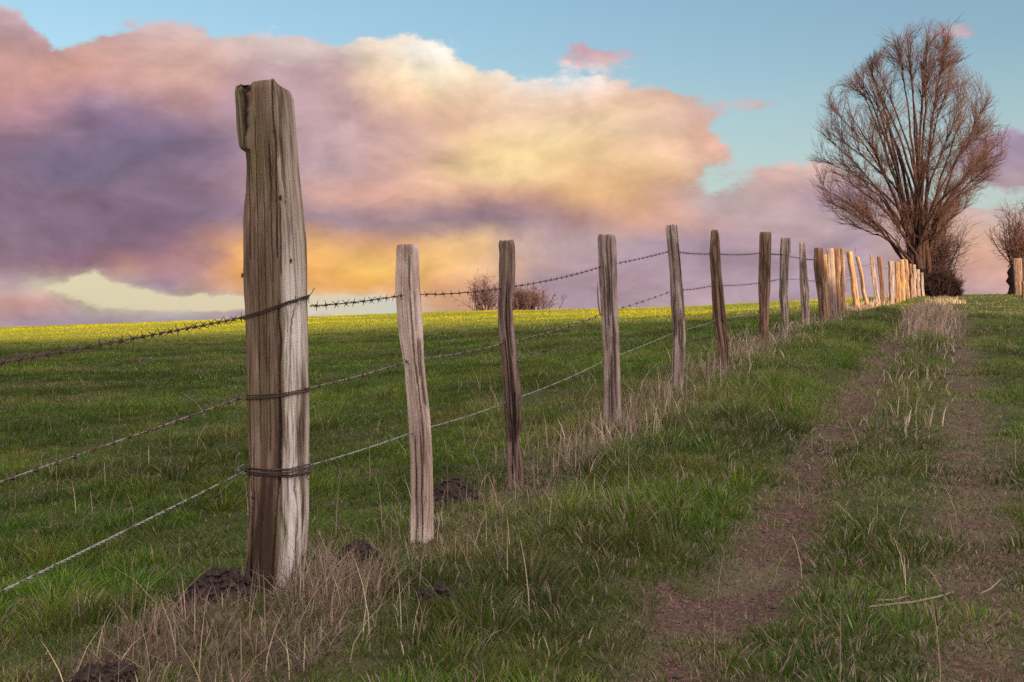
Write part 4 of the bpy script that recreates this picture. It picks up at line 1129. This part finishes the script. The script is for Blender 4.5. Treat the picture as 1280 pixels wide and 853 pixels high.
def seta(y, d):
    i = rows_y.index(y)
    for x, v in d.items(): AG[i, cols.index(x)] = v
seta(35, {1200: .55, 1140: .42, 1260: .3}); seta(65, {720: .62, 780: .52, 840: .30})
seta(125, {900: .45, 960: .58, 840: .55}); seta(155, {960: .1, 1260: .15})
seta(185, {900: .62, 960: .05, 1200: .45, 1260: .9, 1140: .1}); seta(215, {840: .9, 900: .35, 960: .62, 1020: .68, 1080: .55, 1140: .5, 1200: .75, 1260: 1})
seta(245, {780: 1, 840: .62, 900: .48, 960: .95, 1020: 1, 1080: 1, 1140: .8, 1200: .45, 1260: .55})
for yv in (275, 305, 335, 360, 380, 405): seta(yv, {x: 1 for x in cols})
seta(275, {900: .8, 1260: .7, 1200: .9})
seta(215, {960: .55, 1020: .85, 1080: .35, 1140: .15, 1200: .45}); seta(245, {1140: .5, 1200: .15, 1260: .4})
seta(335, {120: .62, 180: .75}); seta(360, {60: .42, 120: .30, 180: .62, 240: .9, 0: .66})
seta(380, {0: .95, 60: .8, 120: .50, 180: .25, 240: .22, 300: .4, 360: .32, 420: .05, 480: .12, 540: .62})

NA, NV = 31, 44
AZM = math.radians(24); VM = .285
azs = np.linspace(-AZM, AZM, NA); vs = np.linspace(-.004, VM, NV)
def cubic(gridv, ys_, xs_, yq, xq):
    """smooth lookup in the coarse grid (Catmull-Rom both ways)"""
    iy = np.interp(yq, ys_, np.arange(len(ys_))); ix = np.interp(xq, xs_, np.arange(len(xs_)))
    def w(f): return [-.5 * f + f ** 2 - .5 * f ** 3, 1 - 2.5 * f ** 2 + 1.5 * f ** 3, .5 * f + 2 * f ** 2 - 1.5 * f ** 3, -.5 * f ** 2 + .5 * f ** 3]
    y0 = int(min(math.floor(iy), len(ys_) - 2)); x0 = int(min(math.floor(ix), len(xs_) - 2)); r = 0
    for a, wa in zip(range(-1, 3), w(iy - y0)):
        for c, wc in zip(range(-1, 3), w(ix - x0)):
            r = r + wa * wc * gridv[min(max(y0 + a, 0), len(ys_) - 1), min(max(x0 + c, 0), len(xs_) - 1)]
    return r
world = bpy.data.worlds.new('World'); scene.world = world; world.use_nodes = True
t = NT(world.node_tree); world.node_tree.nodes.clear()
d = t.n('ShaderNodeTexCoord').outputs['Generated']
nrm = t.n('ShaderNodeVectorMath', operation='NORMALIZE'); t.l.new(d, nrm.inputs[0]); d = nrm.outputs[0]
sx = t.n('ShaderNodeSeparateXYZ'); t.l.new(d, sx.inputs[0]); dx, dy, dz = sx.outputs
hyp = t.math('SQRT', t.math('ADD', t.math('MULTIPLY', dx, dx), t.math('MULTIPLY', dy, dy)))
az = t.math('ARCTAN2', dx, dy); v = t.math('DIVIDE', dz, t.math('MAXIMUM', hyp, .02))
wv = t.scale(d, (1, 1, 1.7))
wn = t.noise(wv, 11, 6, .55); wn2 = t.noise(wv, 34, 6, .62)
ws = t.n('ShaderNodeSeparateColor'); t.l.new(wn.outputs['Color'], ws.inputs[0]); ws2 = t.n('ShaderNodeSeparateColor'); t.l.new(wn2.outputs['Color'], ws2.inputs[0])
def wob(c1, c2, a1, a2): return t.math('ADD', t.math('MULTIPLY', t.math('SUBTRACT', c1, .5), a1), t.math('MULTIPLY', t.math('SUBTRACT', c2, .5), a2))
azw = t.math('ADD', az, wob(ws.outputs[0], ws2.outputs[0], .040, .026))
vw = t.math('ADD', v, t.math('MULTIPLY', wob(ws.outputs[1], ws2.outputs[1], .024, .018), t.mapr(v, .0, .05, .35, 1.)))
fac = t.mapr(azw, -AZM, AZM, 0, 1, 'LINEAR'); row = t.mapr(vw, vs[0], vs[-1], 0, NV - 1, 'LINEAR')
ccol = None; calp = None
for r_ in range(NV):
    stops = []
    for j, a_ in enumerate(azs):
        px_ = 640 + F * math.tan(a_); py_ = HY - vs[r_] * F / math.cos(a_)
        c_ = np.clip(cubic(CG, rows_y, cols, np.clip(py_, 5, 405), np.clip(px_, 0, 1260)), 0, 1)
        al = float(np.clip(cubic(AG, rows_y, cols, np.clip(py_, 5, 405), np.clip(px_, 0, 1260)), 0, 1))
        if py_ < 5: al = max(0., al - (5 - py_) / 60)
        stops.append((j / (NA - 1), (*c_, al)))
    rp = t.ramp(fac, stops)
    if ccol is None: ccol, calp = rp.outputs[0], rp.outputs[1]
    else:
        f_ = t.math('SUBTRACT', row, float(r_ - 1), clamp=True)
        ccol = t.mix(f_, ccol, rp.outputs[0])
        mn = t.n('ShaderNodeMix', data_type='FLOAT'); t.put(mn.inputs[0], f_); t.put(mn.inputs[2], calp); t.put(mn.inputs[3], rp.outputs[1]); calp = mn.outputs[0]
# rest of the sky dome: broken pink and mauve cloud
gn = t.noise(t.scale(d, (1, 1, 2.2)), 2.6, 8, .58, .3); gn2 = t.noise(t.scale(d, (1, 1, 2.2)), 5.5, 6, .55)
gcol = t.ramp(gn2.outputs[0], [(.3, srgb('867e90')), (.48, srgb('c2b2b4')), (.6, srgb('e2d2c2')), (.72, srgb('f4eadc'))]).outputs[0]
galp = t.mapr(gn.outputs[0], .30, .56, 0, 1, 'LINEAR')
# out-of-view cloud round the low sun and overhead, brightened to lift the foreground
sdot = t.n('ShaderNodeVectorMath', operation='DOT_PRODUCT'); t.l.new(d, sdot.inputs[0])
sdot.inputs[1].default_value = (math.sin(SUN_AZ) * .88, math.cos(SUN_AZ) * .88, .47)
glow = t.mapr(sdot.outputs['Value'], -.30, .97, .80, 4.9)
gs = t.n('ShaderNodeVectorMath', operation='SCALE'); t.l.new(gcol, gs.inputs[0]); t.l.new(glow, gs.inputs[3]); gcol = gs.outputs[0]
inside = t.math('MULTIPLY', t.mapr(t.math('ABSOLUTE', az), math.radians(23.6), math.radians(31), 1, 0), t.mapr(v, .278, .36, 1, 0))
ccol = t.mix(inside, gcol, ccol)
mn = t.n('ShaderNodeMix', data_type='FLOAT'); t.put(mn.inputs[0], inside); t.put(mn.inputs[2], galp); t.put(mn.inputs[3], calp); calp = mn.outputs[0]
fn = t.noise(t.scale(d, (1, 1, 1.9)), 20, 9, .60, .35); fn2 = t.noise(t.scale(d, (1, 1, 2.6)), 60, 7, .62)
edge = t.math('ADD', calp, t.math('ADD', t.math('MULTIPLY', t.math('SUBTRACT', fn.outputs[0], .5), .75), t.math('MULTIPLY', t.math('SUBTRACT', fn2.outputs[0], .5), .22)))
mask = t.mapr(edge, .40, .60)
# billows: the noise differs towards the light, which comes from the upper right behind
off = t.n('ShaderNodeVectorMath', operation='ADD'); t.l.new(d, off.inputs[0]); off.inputs[1].default_value = (.012, -.004, .016)
ea = t.noise(t.scale(d, (1, 1, 1.7)), 15, 7, .56, .5); eb = t.noise(t.scale(off.outputs[0], (1, 1, 1.7)), 15, 7, .56, .5)
emb = t.math('SUBTRACT', ea.outputs[0], eb.outputs[0])
bright = t.math('ADD', t.math('ADD', 1.0, t.math('MULTIPLY', emb, .85)), t.math('ADD', t.math('MULTIPLY', t.math('SUBTRACT', fn.outputs[0], .5), .26), t.math('MULTIPLY', t.math('SUBTRACT', fn2.outputs[0], .5), .12)))
vm = t.n('ShaderNodeVectorMath', operation='SCALE'); t.l.new(ccol, vm.inputs[0]); t.l.new(bright, vm.inputs[3]); ccol = vm.outputs[0]
sky = t.n('ShaderNodeTexSky', sky_type='NISHITA'); sky.sun_disc = False; sky.sun_elevation = SUN_EL; sky.sun_rotation = SUN_AZ
sky.air_density = 1.0; sky.dust_density = .6; sky.ozone_density = 1.6
skc = t.mix(1.0, sky.outputs[0], (.93, .99, 1.09), 'MULTIPLY')
lowc = t.mix(t.mapr(az, -.20, -.02), (2.35, 2.10, 1.52), (1.75, 2.0, 2.05))
skc = t.mix(t.mapr(v, .02, .24, .9, 0.), skc, lowc)
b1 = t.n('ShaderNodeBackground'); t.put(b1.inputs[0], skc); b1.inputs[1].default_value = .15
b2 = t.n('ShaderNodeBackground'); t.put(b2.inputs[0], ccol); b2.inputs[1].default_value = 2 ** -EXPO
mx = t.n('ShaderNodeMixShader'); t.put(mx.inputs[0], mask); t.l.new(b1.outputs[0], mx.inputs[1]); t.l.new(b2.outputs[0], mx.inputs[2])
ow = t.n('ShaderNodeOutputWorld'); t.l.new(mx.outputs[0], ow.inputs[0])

sd = bpy.data.lights.new('sun', 'SUN'); sd.energy = 5.0; sd.angle = math.radians(.53); sd.color = (1.0, .66, .34)
so = bpy.data.objects.new('sun', sd); COL.objects.link(so)
dirv = Vector((-math.sin(SUN_AZ) * math.cos(SUN_EL), -math.cos(SUN_AZ) * math.cos(SUN_EL), -math.sin(SUN_EL)))
so.rotation_euler = dirv.to_track_quat('-Z', 'Y').to_euler(); so.location = (30, -30, 20)

# ------------------------------------------------------------------ camera and render settings
cd = bpy.data.cameras.new('camera'); cam = bpy.data.objects.new('camera', cd); COL.objects.link(cam)
cd.sensor_width = 36; cd.lens = F / 1280 * 36; cd.shift_y = (HY - 426.5) / 1280
cam.location = (0, 0, 0); cam.rotation_euler = (math.pi / 2, 0, 0); cd.clip_start = .05; cd.clip_end = 6000
scene.camera = cam
vs_ = scene.view_settings; vs_.view_transform = 'Standard'; vs_.look = 'None'; vs_.exposure = EXPO; vs_.gamma = 1; vs_.use_curve_mapping = False
cy = scene.cycles
cy.max_bounces = 6; cy.diffuse_bounces = 3; cy.glossy_bounces = 2; cy.transmission_bounces = 3; cy.transparent_max_bounces = 4
cy.use_denoising = False
